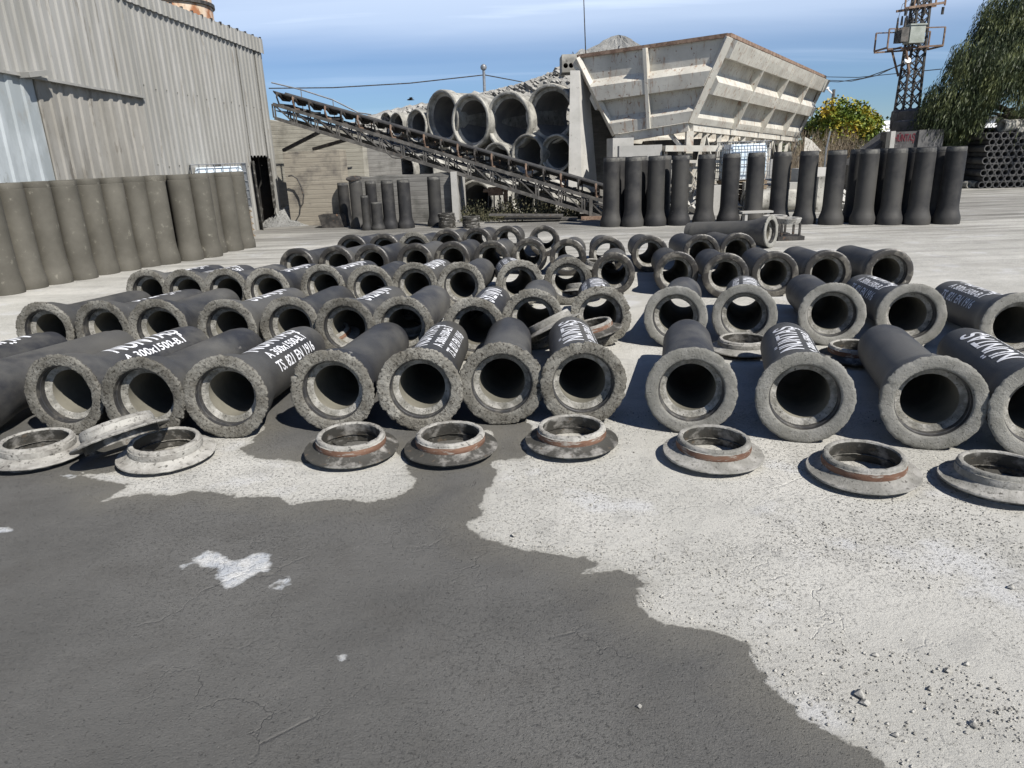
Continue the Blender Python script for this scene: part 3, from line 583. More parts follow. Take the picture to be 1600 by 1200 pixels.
def corr(mb, u0, u1, z0f, z1f, pitch, depth, off, wob=0, seed=0, rows=1):
    us = []; u = u0; k = 0; rg = random.Random(seed)
    while u < u1-1e-6:
        for du, o in ((0, 0), (.50, 0), (.60, depth), (.90, depth), (1.0, 0)):
            if du < 1: us.append((min(u+du*pitch, u1), off+o))
        u += pitch
    us.append((u1, off)); o0 = len(mb.v); bend = [rg.uniform(-1, 1) for _ in range(200)]
    for (u, o) in us:
        for r in range(rows+1):
            f = r/rows; z0 = z0f(u); z1 = z1f(u); z = z0+(z1-z0)*f
            w = wob*(math.sin(u*2.3+seed)*math.sin(f*3.1+seed)+.5*bend[int(u/pitch) % 200])
            mb.v.append(WP(u, z, o+w))
    n = rows+1
    for i in range(len(us)-1):
        for r in range(rows):
            a = o0+i*n+r; mb.f.append((a, a+n, a+n+1, a+1))
    return mb
wallm = MB()
corr(wallm, 0, dR, lambda u: 0, zfas, .20, .035, 0, .004, 1, 4)
corr(wallm, dR, dL, lambda u: dtop+.04*math.sin(u*31), zfas, .20, .035, 0, .004, 2, 3)
corr(wallm, dL, uE, lambda u: 0, zfas, .20, .035, 0, .006, 3, 4)
corr(wallm, uE, WL, lambda u: zseam(u)-.02, zfas, .20, .035, .03, .004, 4, 3)
part('wall_cladding', wallm, M['sheet'], shed)
fm = MB(); corr(fm, -.03, WL, lambda u: zfas(u)-.03, ztop, .20, .03, .06, .004, 5, 1); part('fascia', fm, M['sheet'], shed)
pm = MB(); corr(pm, uE, uC, lambda u: 0, zseam, .26, .03, -.01, .03, 6, 8); part('patch_cladding', pm, M['sheetpatch'], shed)
pm = MB(); corr(pm, uC, WL, lambda u: 0, zseam, .30, .03, .02, .012, 7, 6); part('zinc_cladding', pm, M['galvdoor'], shed)
fl = MB(); fl.beam(WP(uE, zseam(uE), .07), WP(WL, zseam(WL), .07), .08, .04); u_, z_ = on_wall(40, 117); fl.beam(WP(u_-.25, z_+.05, .16), WP(u_+.25, z_-.03, .16), .22, .08)
part('seam_flashing', fl, M['sheet'], shed)
sw = MB()
for f_ in (.36, .68):
    u = .09
    while u < uE: p = WP(u+.02, zfas(u)*f_+.03*math.sin(u*7), .012); sw.box(p, (.012, .018, .018)); u += .40
part('cladding_screw', sw, M['steel'], shed)
bt = MB(); u = .1
while u < WL: p = WP(u, ztop(u)+.01, .06); bt.box((p[0], p[1], p[2]), (.05, .05, .05)); u += .42
part('coping_bolt', bt, M['steel'], shed)
# back, ends, roof: a closed dark shell
D_ = 9.0; bk = MB()
def q4(mb, *p): return mb.add(p, [tuple(range(len(p)))])
zt0, zt1 = ztop(0)-.25, ztop(WL)-.25
q4(bk, WP(0, 0, -.03), WP(0, zt0, -.03), WP(0, zt0, -D_), WP(0, 0, -D_)); q4(bk, WP(WL, 0, -.03), WP(WL, zt1, -.03), WP(WL, zt1, -D_), WP(WL, 0, -D_))
q4(bk, WP(0, 0, -D_), WP(WL, 0, -D_), WP(WL, zt1, -D_), WP(0, zt0, -D_))
part('end_and_back_wall', bk, M['sheet'], shed)
rf = MB(); q4(rf, WP(0, zt0, -.0), WP(WL, zt1, -.0), WP(WL, zt1, -D_), WP(0, zt0, -D_)); part('roof', rf, M['greysteel'], shed)
for u, z0, z1 in ((dL+.05, 0, dtop-.1), (dR+.06, .5, dtop-.05)): part('door_post', MB().beam(WP(u, z0, .06), WP(u-.02, z1, .05), .06, .09), M['ringdark'], shed)
dj = MB()
dj.add([WP(dL-.02, 0, .02), WP(dL+.28, 0, .22), WP(dL+.24, dtop-.1, .14), WP(dL-.02, dtop-.1, .02)], [(0, 1, 2, 3)])
part('door_jamb', dj, M['ringdark'], shed, label='bent torn sheet at the edges of the dark doorway')
tf = MB(); rg = random.Random(3)
for (pz, w) in ((1.0, .16), (.55, .26), (.2, .32)):
    tf.add([WP(dR+.02, pz-.25, .03), WP(dR+w, pz-.2, .10), WP(dR+w*.6, pz+.1, .14), WP(dR+.02, pz+.25, .03)], [(0, 1, 2, 3)])
part('torn_flap', tf, M['sheet'], shed)
for nm_, qs in (('shade_lining', (WP(.06, 0, -.08), WP(.06, zt0-.05, -.08), WP(.06, zt0-.05, -2.4), WP(.06, 0, -2.4))), ('shade_lining', (WP(.06, 0, -2.4), WP(.06, zt0-.05, -2.4), WP(4.2, zt0-.05, -2.4), WP(4.2, 0, -2.4))), ('shade_lining', (WP(4.2, 0, -.08), WP(4.2, zt0-.05, -.08), WP(4.2, zt0-.05, -2.4), WP(4.2, 0, -2.4))), ('shade_floor', (WP(.06, .006, -.02), WP(4.2, .006, -.02), WP(4.2, .006, -2.4), WP(.06, .006, -2.4)))):
    part(nm_, q4(MB(), *qs), M['dark'], shed)  # near-black sheets added behind the doorway so it looks unlit inside
# silo behind the shed
sc_ = P(262, 10, 25); zb = 7.2
st = thing('rusty_silo', 'orange rust streaked round silo rising behind the shed roof', 'silo', (sc_.x, 25, 0))
rad = (P(328, 12, 25).x - sc_.x)
part('shell', MB().lathe([(0, rad), (9.5, rad), (10.4, rad*.55), (10.6, .05)], 48, Matrix.Translation((sc_.x, 25, 0)), axis='Z'), M['silo'], st, True)
for z in (P(320, 8, 25).z, P(320, 8, 25).z-2.2, P(320, 8, 25).z+1.6): part('hoop', MB().lathe([(z-.05, rad+.003), (z-.05, rad+.07), (z+.05, rad+.07), (z+.05, rad+.003)], 48, Matrix.Translation((sc_.x, 25, 0)), axis='Z'), M['steel'], st)

# caged tank by the shed
def caged_tank(c, rz, label, w=1.15, d=1.0, h=1.0, z0=.78):
    t = thing('caged_tank', label, 'liquid tank', c, rz)
    def pt(nm, mb, m, sm=False): return link(nm, mb.mesh(nm, m, sm), t)
    b = MB(); x, y = w/2-.05, d/2-.05; n = 6; rows = []
    for k, z in enumerate(np.linspace(.03, h-.06, 7)):
        ins = .05 if k in (0, 6) else .012*((k % 2))
        rows.append([(sx*(x-ins-(.05 if c2 else 0)), sy*(y-ins-(0 if c2 else .05)), z0+z) for sx, sy, c2 in ((1, -1, 1), (1, -1, 0), (1, 1, 0), (1, 1, 1), (-1, 1, 1), (-1, 1, 0), (-1, -1, 0), (-1, -1, 1))])
    b.v = [p for r in rows for p in r]
    for i in range(6):
        for k in range(8): a = i*8+k; e = i*8+(k+1) % 8; b.f.append((a, e, e+8, a+8))
    b.f.append(tuple(range(48, 56))); b.f.append(tuple(range(8))[::-1]); pt('bottle', b, M['tank'], True)
    pt('cap', MB().lathe([(z0+h-.06, .09), (z0+h, .09), (z0+h, .01)], 20, axis='Z'), M['steel'], True)
    g = MB(); x, y = w/2, d/2
    for z in np.linspace(.02, h, 6):
        for p, q in (((-x, -y), (x, -y)), ((x, -y), (x, y)), ((x, y), (-x, y)), ((-x, y), (-x, -y))): g.tube([(*p, z0+z), (*q, z0+z)], .011, 6)
    for k in range(8):
        f = k/7*2-1
        for p in ((f*x, -y), (f*x, y), (-x, f*y), (x, f*y)): g.tube([(*p, z0), (*p, z0+h)], .010, 6)
    pt('cage', g, M['galv'])
    pal = MB()
    for zz in np.arange(0.06, z0, .14):
        for yy in (-.42, -.2, 0, .2, .42): pal.box((0, yy*d/1.0, zz+.05), (w, .12, .022))
        for xx in (-.48, 0, .48): pal.box((xx*w/1.15, 0, zz), (.1, d, .07))
    pt('pallet', pal, M['wood']); return t
p = P(350, 300, 17.0); caged_tank((p.x-.12, 17.15, 0), R_(24), 'bluish white tank in a wire cage standing between the olive pipes and shed', h=.98, z0=.76)
p = P(1165, 235, 20.4); caged_tank((p.x, 20.6, 0), R_(4), 'bluish white caged tank behind the right hand black pipes under the hopper', h=1.0, z0=.84)
p = G(393, 352); t = thing('rusty_drum', 'rusty brown drum against the shed beside the torn doorway', 'drum', (p.x, p.y+.1, 0))
dm = MB().lathe([(0, .28), (.02, .30), (.30, .29), (.31, .305), (.33, .29), (.60, .29), (.61, .305), (.63, .29), (.88, .30), (.9, .28), (.88, .26), (.88, .01)], 32, Matrix.Translation((p.x, p.y+.1, 0)), axis='Z')
part('shell', dm, M['rustsheet'], t, True)
part('lid_rim', MB().lathe([(.885, .285), (.93, .285), (.93, .265), (.885, .265)], 32, Matrix.Translation((p.x, p.y+.1, 0)), axis='Z'), M['steel'], t)
p = G(400, 358)
solo('bent_sheet', MB().add([(p.x-.35, p.y, 0), (p.x+.15, p.y-.1, 0), (p.x+.2, p.y+.2, .5), (p.x-.1, p.y+.45, .75), (p.x-.35, p.y+.4, .6), (p.x-.35, p.y, .02), (p.x+.15, p.y-.1, .02), (p.x+.2, p.y+.22, .52), (p.x-.1, p.y+.47, .77), (p.x-.35, p.y+.42, .62)], [(0, 1, 2, 3, 4), (9, 8, 7, 6, 5), (0, 5, 6, 1), (1, 6, 7, 2), (2, 7, 8, 3), (3, 8, 9, 4)]), M['ringdark'], 'crumpled grey sheet scrap leaning at the foot of the rusty drum', 'scrap sheet')

# gravel heap at the shed corner
def heap(name, c, rx, ry, h, label, m, n=40, seed=0, cat='gravel heap', kind='stuff', pw=1.3):
    rg = random.Random(seed); mb = MB(); rows = 22
    for i in range(rows):
        f = i/(rows-1)
        for k in range(n):
            th = 2*math.pi*k/n; r = f*(1+.13*math.sin(3*th+seed)+.07*math.sin(7*th+seed*2))
            z = h*((1-f)**pw if pw > 1 else 1-f**1.35) + rg.uniform(-.05, .05)*h*min(1, 3*f) if f < 1 else -.02
            mb.v.append((c[0]+rx*r*math.cos(th), c[1]+ry*r*math.sin(th), c[2]+max(z, -.02)))
    for i in range(rows-1):
        for k in range(n):
            a = i*n+k; b = i*n+(k+1) % n; mb.f.append((a, a+n, b+n, b))
    return solo(name, mb, m, label, cat, False, kind=kind)
p = G(462, 352); heap('gravel_heap', (p.x-.1, p.y+.35, 0), 1.2, .8, .66, None, M['gravelpile'], seed=2, cat=None)

# ------------------------------------------------------------------ concrete walls under the conveyor
def slab(name, a, b, thick, z0, z1a, z1b, m, label, cat, extra=None):
    a = Vector(a); b = Vector(b); d = (b-a); d.z = 0; d.normalize(); nrm = Vector((-d.y, d.x, 0))*thick
    n = 14; mb = MB(); rg = random.Random(int(abs(a.x*100)))
    for side in (0, 1):
        for i in range(n+1):
            f = i/n; p = a.lerp(b, f)+nrm*side; z = z1a+(z1b-z1a)*f + (rg.uniform(-.02, .02) if 0 < i < n else 0)
            mb.v += [(p.x, p.y, z0), (p.x, p.y, z)]
    o = 2*(n+1)
    for i in range(n):
        j = 2*i; mb.f += [(j, j+2, j+3, j+1), (o+j, o+j+1, o+j+3, o+j+2), (j+1, j+3, o+j+3, o+j+1)]
    mb.f += [(0, 1, o+1, o), (2*n, o+2*n, o+2*n+1, 2*n+1)]
    return solo(name, mb, m, label, cat)
a, b = P(447, 238, 20.6), P(531, 234, 20.4)
slab('concrete_wall', (a.x-.1, 20.6, 0), (b.x, 20.3, 0), .45, 0, a.z, b.z, M['boardwarm'], 'warm brown stained concrete block wall beside the shed corner', 'wall')
a, b = P(425, 180, 23.4), P(562, 190, 23.0)
slab('concrete_wall', (a.x-.6, 23.6, 0), (b.x, 23.0, 0), .4, 0, 3.05, 2.55, M['board'], 'long pale board marked concrete wall behind the conveyor', 'wall')
a, b = P(524, 279, 20.75), P(713, 269, 20.1)
slab('concrete_wall', (a.x, 20.75, 0), (b.x, 20.1, 0), .22, 0, a.z, b.z, M['boarddark'], 'low dark grey concrete bin wall behind the short pipes', 'wall')
a = P(713, 269, 20.1); slab('concrete_wall', (a.x+.01, 19.9, 0), (a.x+.12, 22.0, 0), .16, 0, 1.33, 1.3, M['lightconc'], 'pale end slab of the low bin wall with weeds beside it', 'wall')
a, b = P(560, 200, 23.5), P(600, 200, 23.5)
slab('concrete_wall', (a.x+.02, 23.3, 0), (b.x+.3, 24.6, 0), .3, 0, 2.5, 2.1, M['boarddark'], 'shaded stepped wall end behind the conveyor next to the big pipes', 'wall')
# hose loop on the wall
p = P(452, 262, 20.35); hp = [P(x, y, 20.3) for x, y in ((450, 275), (456, 274), (464, 279), (471, 293), (474, 306), (473, 318), (468, 326))]
hs = MB(); 
for i in range(len(hp)): hp[i].y = 20.32
hs.tube(hp, .02, 8); solo('old_hose', hs, M['steel'], 'curved old black hose hanging on the brown stained wall', 'hose', True)
# short pipes before the bin wall
sp = [((540, 353), 286, .15, 'thin pipe at the left end of the bin wall, mostly shaded'), ((560, 357), 282, .17, 'pipe with a dark disc on top, second from left at bin wall'), ((573, 360), 306, .10, 'thinnest low pipe standing before the bin wall'), ((583, 352), 283, .15, 'pipe behind the stubby one at the bin wall'), ((590, 359.5), 316, .14, 'stubby shortest pipe before the bin wall'), ((609, 358), 282, .16, 'tall pipe right of the stubby one at bin wall'), ((634, 357), 281, .165, 'lone tall pipe at the middle of the bin wall'), ((681, 354), 276, .17, 'rightmost tall pipe at bin wall next to the ring stack')]
for (b, ty, r, lab) in sp:
    g = G(*b); lo = min((abs(_z), z) for z in np.linspace(.4, 1.9, 151) for _z in [((Vector((g.x, g.y, z))-Vector((0, 0, HC))).dot(CU)/(Vector((g.x, g.y, z))-Vector((0, 0, HC))).dot(_fw))*FPX-(600-ty)])[1]
    t = upright(g.x, g.y+r, 'black', 'dark ' + lab, 'small pipes standing by the bin wall', s2=(r/.2, r/.2, lo/1.58))
    if ty == 282 and b[0] == 560: ob = solo('round_lid', MB().lathe([(0, .01), (0, .2), (.03, .2), (.03, .01)], 28, Matrix.Translation((g.x-.03, g.y+r, lo+.03)) @ Matrix.Rotation(R_(14), 4, 'X'), axis='Z'), M['steel'], 'dark round lid lying on top of a small pipe', 'lid')
def ringstack(px, py, n, lab, r=.22):
    g = G(px, py); t = thing('ring_stack', lab, 'ring stack', (g.x, g.y+.2, 0))
    for i in range(n):
        z = .015+i*.036; part('ring', MB().lathe([(z, r*.62), (z, r), (z+.018, r), (z+.024, r*.9), (z+.024, r*.62)], 32, Matrix.Translation((g.x+random.uniform(-.012, .012), g.y+.2, 0)), axis='Z'), M['ringdark'], t)
ringstack(698, 357, 10, 'stack of dark flat rings at the right end of the bin wall'); ringstack(736, 357, 8, 'second stack of flat rings in the weeds before the big pipe')
g = G(521, 356); solo('dark_bucket', MB().add([(g.x-.3, g.y, 0), (g.x+.28, g.y, 0), (g.x+.30, g.y+.5, 0), (g.x-.3, g.y+.5, 0), (g.x-.36, g.y-.06, .34), (g.x+.12, g.y-.03, .36), (g.x+.26, g.y+.5, .34), (g.x-.36, g.y+.5, .34)], [(3, 2, 1, 0), (0, 1, 5, 4), (1, 2, 6, 5), (2, 3, 7, 6), (3, 0, 4, 7)]), M['steel'], 'black steel scoop lying open between gravel heap and small pipes', 'scoop')

# ------------------------------------------------------------------ conveyor
cA, cB = P(424, 141, 21.2), P(948, 291, 19.2)
cv_ = thing('belt_conveyor', 'long rusty truss belt conveyor sloping down from the shed to the yard', 'conveyor', (cB.x, cB.y, 0))
dv = (cB-cA); L = dv.length; du = dv.normalized(); side = Vector((du.y, -du.x, 0)).normalized()*-.42    # away from the camera
def cp(f, dz, s): return cA+dv*f+Vector((0, 0, dz))+side*(s-1)*(-1)
def CPt(f, dz, s): p = cA+dv*f; return Vector((p.x, p.y, p.z+dz)) + side*(0 if s == 0 else 2)
off1 = lambda f: -.36-.04*f
off2 = lambda f: -.72-.10*f
for s in (0, 1):
    mb = MB()
    for of in (off1, off2):
        for i in range(1): mb.beam(CPt(0, of(0), s), CPt(1, of(1), s), .06, .085)
    part('chord', mb, M['greysteel'], cv_)
NB = 15
for s in (0, 1):
    web = MB()
    for i in range(NB+1):
        f = i/NB; p, q = CPt(f, off1(f), s), CPt(f, off2(f), s)
        for dx in (-.035, .035): web.beam(p+du*dx, q+du*dx, .04, .02)
        if i < NB: f2 = (i+1)/NB; web.beam(CPt(f, off1(f), s), CPt(f2, off2(f2), s), .035, .03)
    part('truss_web', web, M['greysteel'], cv_)
def beltpt(f, k, top=True):      # troughed cross section
    c = cA+dv*f; w = (k/4-.5)*2; e = abs(w)
    return Vector((c.x, c.y, c.z-(.10 if e < .55 else 0)+(0 if top else -.035))) + side*(1+w*.82)
bm_ = MB()
for top in (True, False):
    o = len(bm_.v)
    for f in np.linspace(0, 1, 30):
        for k in range(5): bm_.v.append(tuple(beltpt(f, k, top)))
    for i in range(29):
        for k in range(4):
            a = o+i*5+k; bm_.f.append((a, a+1, a+6, a+5))
n_ = 150
for i in range(29): bm_.f += [(i*5, i*5+5, n_+i*5+5, n_+i*5), (i*5+4, i*5+9, n_+i*5+9, n_+i*5+4)]
part('belt', bm_, M['rubber'], cv_, True)
rb = MB(); rb.tube([CPt(0, -.20, 0)+side*.2, CPt(1, -.24, 0)+side*.2], .03, 6); part('return_belt', MB().beam(CPt(0, -.52, 0)+side, CPt(1, -.56, 0)+side, .7, .02), M['rubber'], cv_)
for i in range(20):
    f = (i+.4)/20; p0 = CPt(f, off1(f)+.04, 0); p1 = CPt(f, -.02, 0)-side*.16; q0 = CPt(f, off1(f)+.04, 1); q1 = CPt(f, -.02, 1)+side*.16
    fr = part('idler_frame', MB().tube([p0, p0.lerp(p1, .6)-side*.12, p1, p1+side*.3+Vector((0, 0, -.08))], .026, 6).tube([q0, q1], .022, 6).beam(p0, q0, .06, .05), M['rustsheet' if i % 2 else 'steel'], cv_)
    ro = link('roller', MB().tube([CPt(f, -.17, 0)+side*.55, CPt(f, -.17, 0)+side*1.45], .05, 10).tube([CPt(f, -.04, 0)-side*.02, CPt(f, -.15, 0)+side*.5], .045, 10).mesh('roller', M['steel'], True, cv_.location), fr)
for f, zb_ in ((.955, 0), (.995, 0)):
    for s in (0, 1): p = CPt(f, off1(f), s); part('foot_post', MB().beam(p, (p.x, p.y, zb_), .09, .07), M['greysteel'], cv_)
p = CPt(.97, 0, 0)
for dy in (-.02, .85): part('base_rail', MB().beam((p.x-.4, p.y+dy, .05), (p.x+1.0, p.y+dy-.03, .05), .09, .09), M['rustsheet'], cv_)
for (f, px, py, Y) in ((.11, 443, 235, 22.9), (.20, 490, 233, 22.9)):
    a = CPt(f, off2(f)-.02, 1); b = P(px, py, Y); part('wall_strut', MB().beam(a, b, .09, .09), M['steel'], cv_)
hr = MB(); pts_ = [P(x, y, 22.0) for x, y in ((424, 129), (470, 140), (520, 156), (560, 176), (580, 179))]; hr.tube(pts_, .02, 6)
for i in (1, 2, 3): q = pts_[i]; hr.tube([q, (q.x, q.y, q.z-.5)], .015, 6)
part('handrail', hr, M['galv'], cv_)
for k in range(22):
    f = random.uniform(.05, .98); p = CPt(f, off1(f)+.08, 0)+side*random.uniform(.1, 1.8); lk = MB().box(p, (random.uniform(.08, .3), .05, .05), random.uniform(-.4, .4), random.uniform(-.4, .4)); part('bracket', lk, M['steel'], cv_)
cbk = P(620, 240, 20.4); part('hanging_cable', MB().tube([P(600, 226, 20.3), P(604, 238, 20.2), P(613, 246, 20.2), P(626, 248, 20.2), P(640, 244, 20.2)], .018, 6), M['greysteel'], cv_)

# ------------------------------------------------------------------ big pipes, rubble slope
def bigpipe(px, py, Y, R, yaw, label, L=2.2, m='bigconc', tilt=0):
    c = P(px, py, Y); ro, ri = R, R*.76
    t = thing('big_pipe', label, 'large pipe', (c.x, c.y, max(c.z-R, 0)), 0, 'big concrete pipes stacked behind the conveyor')
    Mx = Matrix.Translation(c) @ Matrix.Rotation(-R_(yaw), 4, 'Z') @ Matrix.Rotation(R_(tilt), 4, 'X')
    rg = random.Random(int(px)); 
    def j(i, th, a, r): return a+rg.uniform(-.006, .006), r+rg.uniform(-.006, .006)
    part('barrel', MB().lathe([(.06, ro), (.34, ro*.995), (.55, ro*.90), (L, ro*.89), (L, ri*.98)], 56, Mx), M[m], t, True)
    part('rim', MB().lathe([(.06, ro), (.015, ro*.995), (0, ro*.975), (-.005, ro*.94), (0, ro*.90), (.02, ro*.885), (.14, ro*.87), (.16, ro*.80), (.18, ri*1.0)], 72, Mx, j), M[m], t, True)
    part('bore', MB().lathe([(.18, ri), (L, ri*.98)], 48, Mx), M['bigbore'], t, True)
    return t
bigs = [(690, 183, 27.2, .92, 47, 'large pipe mouth leftmost of the four big ones on top'), (734, 190, 26.1, .91, 42, 'large pipe mouth second of the four big ones on top'),
        (793, 189.5, 25.2, .94, 38, 'large pipe mouth third of the four big ones, thick pale rim'), (858, 178, 24.5, .92, 36, 'highest large pipe mouth with broken lit rim beside the buttress'),
        (650, 197, 28.2, .60, 46, 'medium pipe mouth left of the big four above the conveyor'), (619, 195, 29.2, .45, 46, 'small pipe mouth at the left top end of the stack'), (603, 192, 30, .40, 46, 'smallest pipe mouth at the far left of the stack'),
        (823, 242, 24.6, .66, 38, 'pipe mouth with lit left rim under the third big one'), (868, 240, 24.0, .60, 36, 'pipe mouth right under the highest one, beside the buttress'), (775, 254, 25.4, .66, 40, 'pipe mouth showing only its arc above the belt'),
        (735, 262, 26.2, .66, 40, 'lower pipe mouth mostly hidden by the belt'), (694, 255, 27.0, .62, 44, 'lower pipe hidden behind the conveyor truss'),
        (605, 262, 26.0, .45, 46, 'shaded pipe mouth left of two under the conveyor'), (632, 264, 25.6, .54, 46, 'shaded pipe mouth in the middle under the conveyor'), (662, 268, 25.2, .56, 46, 'pipe with sunlit inner rim under the conveyor'),
        (742, 316, 21.8, .64, 30, 'large rusty dark mouth at ground right of the bin wall'), (822, 312, 22.0, .56, 35, 'ground level pipe mouth behind the weeds'), (850, 320, 21.3, .44, 40, 'ground pipe with bright right edge under the conveyor foot'), (787, 304, 23.3, .52, 40, 'dark ground pipe behind the weeds and scrap')]
for (px, py, Y, R, yaw, lab) in bigs: bigpipe(px, py, Y, R, yaw, lab)
# slope of rubble that the pipes hold back
def crest(x):
    xs_ = [-14, -9, -6.4, -4.9, -3.6, -2.2, -.7, .5, 1.4, 2.3, 3.2, 3.7, 4.2, 12]; zs = [.6, 1.2, 2.1, 2.85, 3.2, 3.45, 3.72, 3.95, 4.2, 4.5, 4.5, 2.0, -.2, -.3]
    return float(np.interp(x, xs_, zs))
mb = MB(); HX = np.linspace(-14, 12, 105); HY = np.concatenate([[29.0, 29.3], np.linspace(29.6, 36, 24), [38, 40, 43, 48]]); rg = random.Random(9)
for y in HY:
    for x in HX:
        f = min(max((y-29.3)/.9, 0), 1); z = 1.75+(crest(x*(27.5/y))-1.75)*1.09
        z = -.2 if y < 29.1 or x*27.5/max(y, 27.5) > 4.1 else (z*(.5+.5*f) + max(0, (y-30))*.09 + rg.uniform(-.09, .09)) if y < 42 else (-.3 if y > 46 else z*.7)
        if x < -13.5 or x > 11.7: z = -.2
        mb.v.append((x, y, z))
nX = len(HX)
for i in range(len(HY)-1):
    for k in range(nX-1): a = i*nX+k; mb.f.append((a, a+1, a+nX+1, a+nX))
hl = link('rubble_hill', mb.mesh('rubble_hill', M['hill'])); tag(hl, kind='structure')
mb = MB()
for k in range(3000):
    x = rg.uniform(-6.4, 3.8); y = rg.uniform(29.3, 32.5); f = min(max((y-29.3)/.9, 0), 1)
    z = (1.75+(crest(x*(27.5/y))-1.75)*1.09)*(.5+.5*f)+max(0, y-30)*.09; r = rg.choice([.05, .06, .08, .1, .13]) * (1.0 if rg.random() < .97 else 1.8)
    rock(mb, (x, y, z+r*.3), r, k)
solo('rubble', mb, M['rubble'], None, None, kind='stuff')
p = P(962, 50, 42); heap('gravel_pile', (p.x+.3, 43, 0), 8.0, 5, p.z, None, M['gravelpile'], 56, 5, cat=None, pw=1.0)
p = P(905, 74, 38); heap('gravel_pile', (p.x+.2, 38.5, 0), 3.8, 4, p.z, None, M['gravelpile'], 48, 8, cat=None, pw=1.0)
# buttress, hollow slab, dark retaining wall
def prism(px4, Y, dx, dy, m, name, lab, cat):
    f = [P(x, y, Y) for x, y in px4]
    for q in f: q.y = Y
    bk_ = [q+Vector((dx, dy, 0)) for q in f]
    return MB().hexa([f[0], f[1], bk_[1], bk_[0], f[3], f[2], bk_[2], bk_[3]])
mb = MB(); a0, a1 = P(887, 277, 23), P(906, 277, 23); b0_, b1_ = P(891, 110, 23), P(905, 110, 23)
a0.z = a1.z = 0; a0 = Vector((b0_.x-.10, 23, 0)); a1 = Vector((b1_.x+.08, 23, 0)); g0 = a1+Vector((.62, .75, 0)); g1 = a0+Vector((.62, .75, 0)); h0 = Vector((b1_.x+.34, 23.6, b1_.z-.06)); h1 = Vector((b0_.x+.34, 23.6, b0_.z-.06))
mb.hexa([a0, a1, g0, g1, b0_, b1_, h0, h1]); solo('concrete_buttress', mb, M['lightconc'], 'tall pale tapered concrete buttress between big pipes and white hopper', 'buttress')
mb = MB(); a = P(916, 118, 24.0); b = P(968, 205, 25.4)
slab('retaining_wall', (a.x-.2, 23.9, 0), (a.x+2.2, 25.9, 0), .3, 0, a.z-.1, a.z-.4, M['boarddark'], 'tall dark retaining wall in shade behind the white hopper', 'wall')
mb = MB(); c0 = P(878, 85, 24.2); c1 = P(909, 112, 24.2); z0, z1 = c1.z, c0.z; x0, x1 = c0.x, c1.x+.05
ang_h = [P(x, 102.5, 24.2) for x in (884, 892.5, 900)]; nseg = 12
t = thing('hollow_core_slab', 'short hollow concrete slab with round holes on top of the buttress', 'concrete slab', ((x0+x1)/2, 24.2, z0))
outer = MB(); cols = [x0]+[h.x for h in ang_h]+[x1]; rr_ = .075; zc = ang_h[0].z
bounds = [x0]+[(cols[i]+cols[i+1])/2 for i in range(1, 3)]+[x1]
for i, h in enumerate(ang_h):
    xl, xr = bounds[i], bounds[i+1]; sq = []
    for k in range(16):
        th = 2*math.pi*(k+.5)/16-math.pi; cxx, szz = math.cos(th), math.sin(th); s_ = 1/max(abs(cxx), abs(szz))
        sq.append((h.x+cxx*rr_, zc+szz*rr_, min(max(h.x+cxx*s_*9, xl), xr), min(max(zc+szz*s_*9, z0), z1)))
    o = len(outer.v)
    for (ix, iz, ox, oz) in sq: outer.v += [(ix, 24.2, iz), (ox, 24.2, oz), (ix, 25.2, iz)]
    for k in range(16):
        a_ = o+3*k; b__ = o+3*((k+1) % 16); outer.f += [(a_, b__, b__+1, a_+1), (a_, a_+2, b__+2, b__)]
outer.add([(x0, 24.2, z0), (x1, 24.2, z0), (x1, 25.2, z0), (x0, 25.2, z0), (x0, 24.2, z1), (x1, 24.2, z1), (x1, 25.2, z1), (x0, 25.2, z1)], [(3, 2, 1, 0), (4, 5, 6, 7), (1, 2, 6, 5), (3, 0, 4, 7), (2, 3, 7, 6)])
part('body', outer, M['bigconc'], t); part('lifting_hook', MB().tube([((x0+x1)/2, 24.5, z1), ((x0+x1)/2+.03, 24.5, z1+.1), ((x0+x1)/2+.08, 24.5, z1)], .012, 6), M['steel'], t)

# ------------------------------------------------------------------ hopper
pa, pb, pc_ = P(964, 209, 22.75), P(1078, 190, 21.5), P(1243, 212, 33.0)
PA, PB, PC = P(905, 90, 23.2), P(1138, 57, 20.8), P(1288, 122, 32.7)
pd = pa+(pc_-pb); PD = PA+(PC-PB)
hp_ = thing('aggregate_hopper', 'big white rust streaked steel hopper on legs with flared ribbed sides', 'hopper', (pb.x, pb.y, 0))
def hface(T0, T1, B0, B1, prof, name, nU=1):
    nrm = (T1-T0).cross(B0-T0).normalized()
    if nrm.z > 0: nrm = -nrm
    mb = MB()
    for (t_, o) in prof:
        for k in range(nU+1):
            u = k/nU; e = (.0 if k in (0, nU) else 1); p = T0.lerp(T1, u).lerp(B0.lerp(B1, u), t_)+nrm*o; mb.v.append(tuple(p))
    n = nU+1
    for i in range(len(prof)-1):
        for k in range(nU): a = i*n+k; mb.f.append((a, a+1, a+n+1, a+n))
    o = len(mb.v); 
    for side_ in (0, nU):       # close the ends of the folded panels
        for i in range(len(prof)-1):
            u = side_/nU; q = [T0.lerp(T1, u).lerp(B0.lerp(B1, u), prof[i+k][0]) for k in (0, 1)]
            mb.add([mb.v[i*n+side_], mb.v[(i+1)*n+side_], tuple(q[1]), tuple(q[0])], [(0, 1, 2, 3)])
    part(name, mb, M['rustwhite'], hp_); return nrm
pl = [(0, 0), (.29, 0), (.38, .22), (.56, .22), (.575, 0), (.78, 0), (.86, .18), (1, .18)]
pr = [(0, .28), (.20, .28), (.225, 0), (.38, .02), (.47, .28), (.62, .28), (.645, 0), (.84, .02), (.92, .16), (1, .16)]
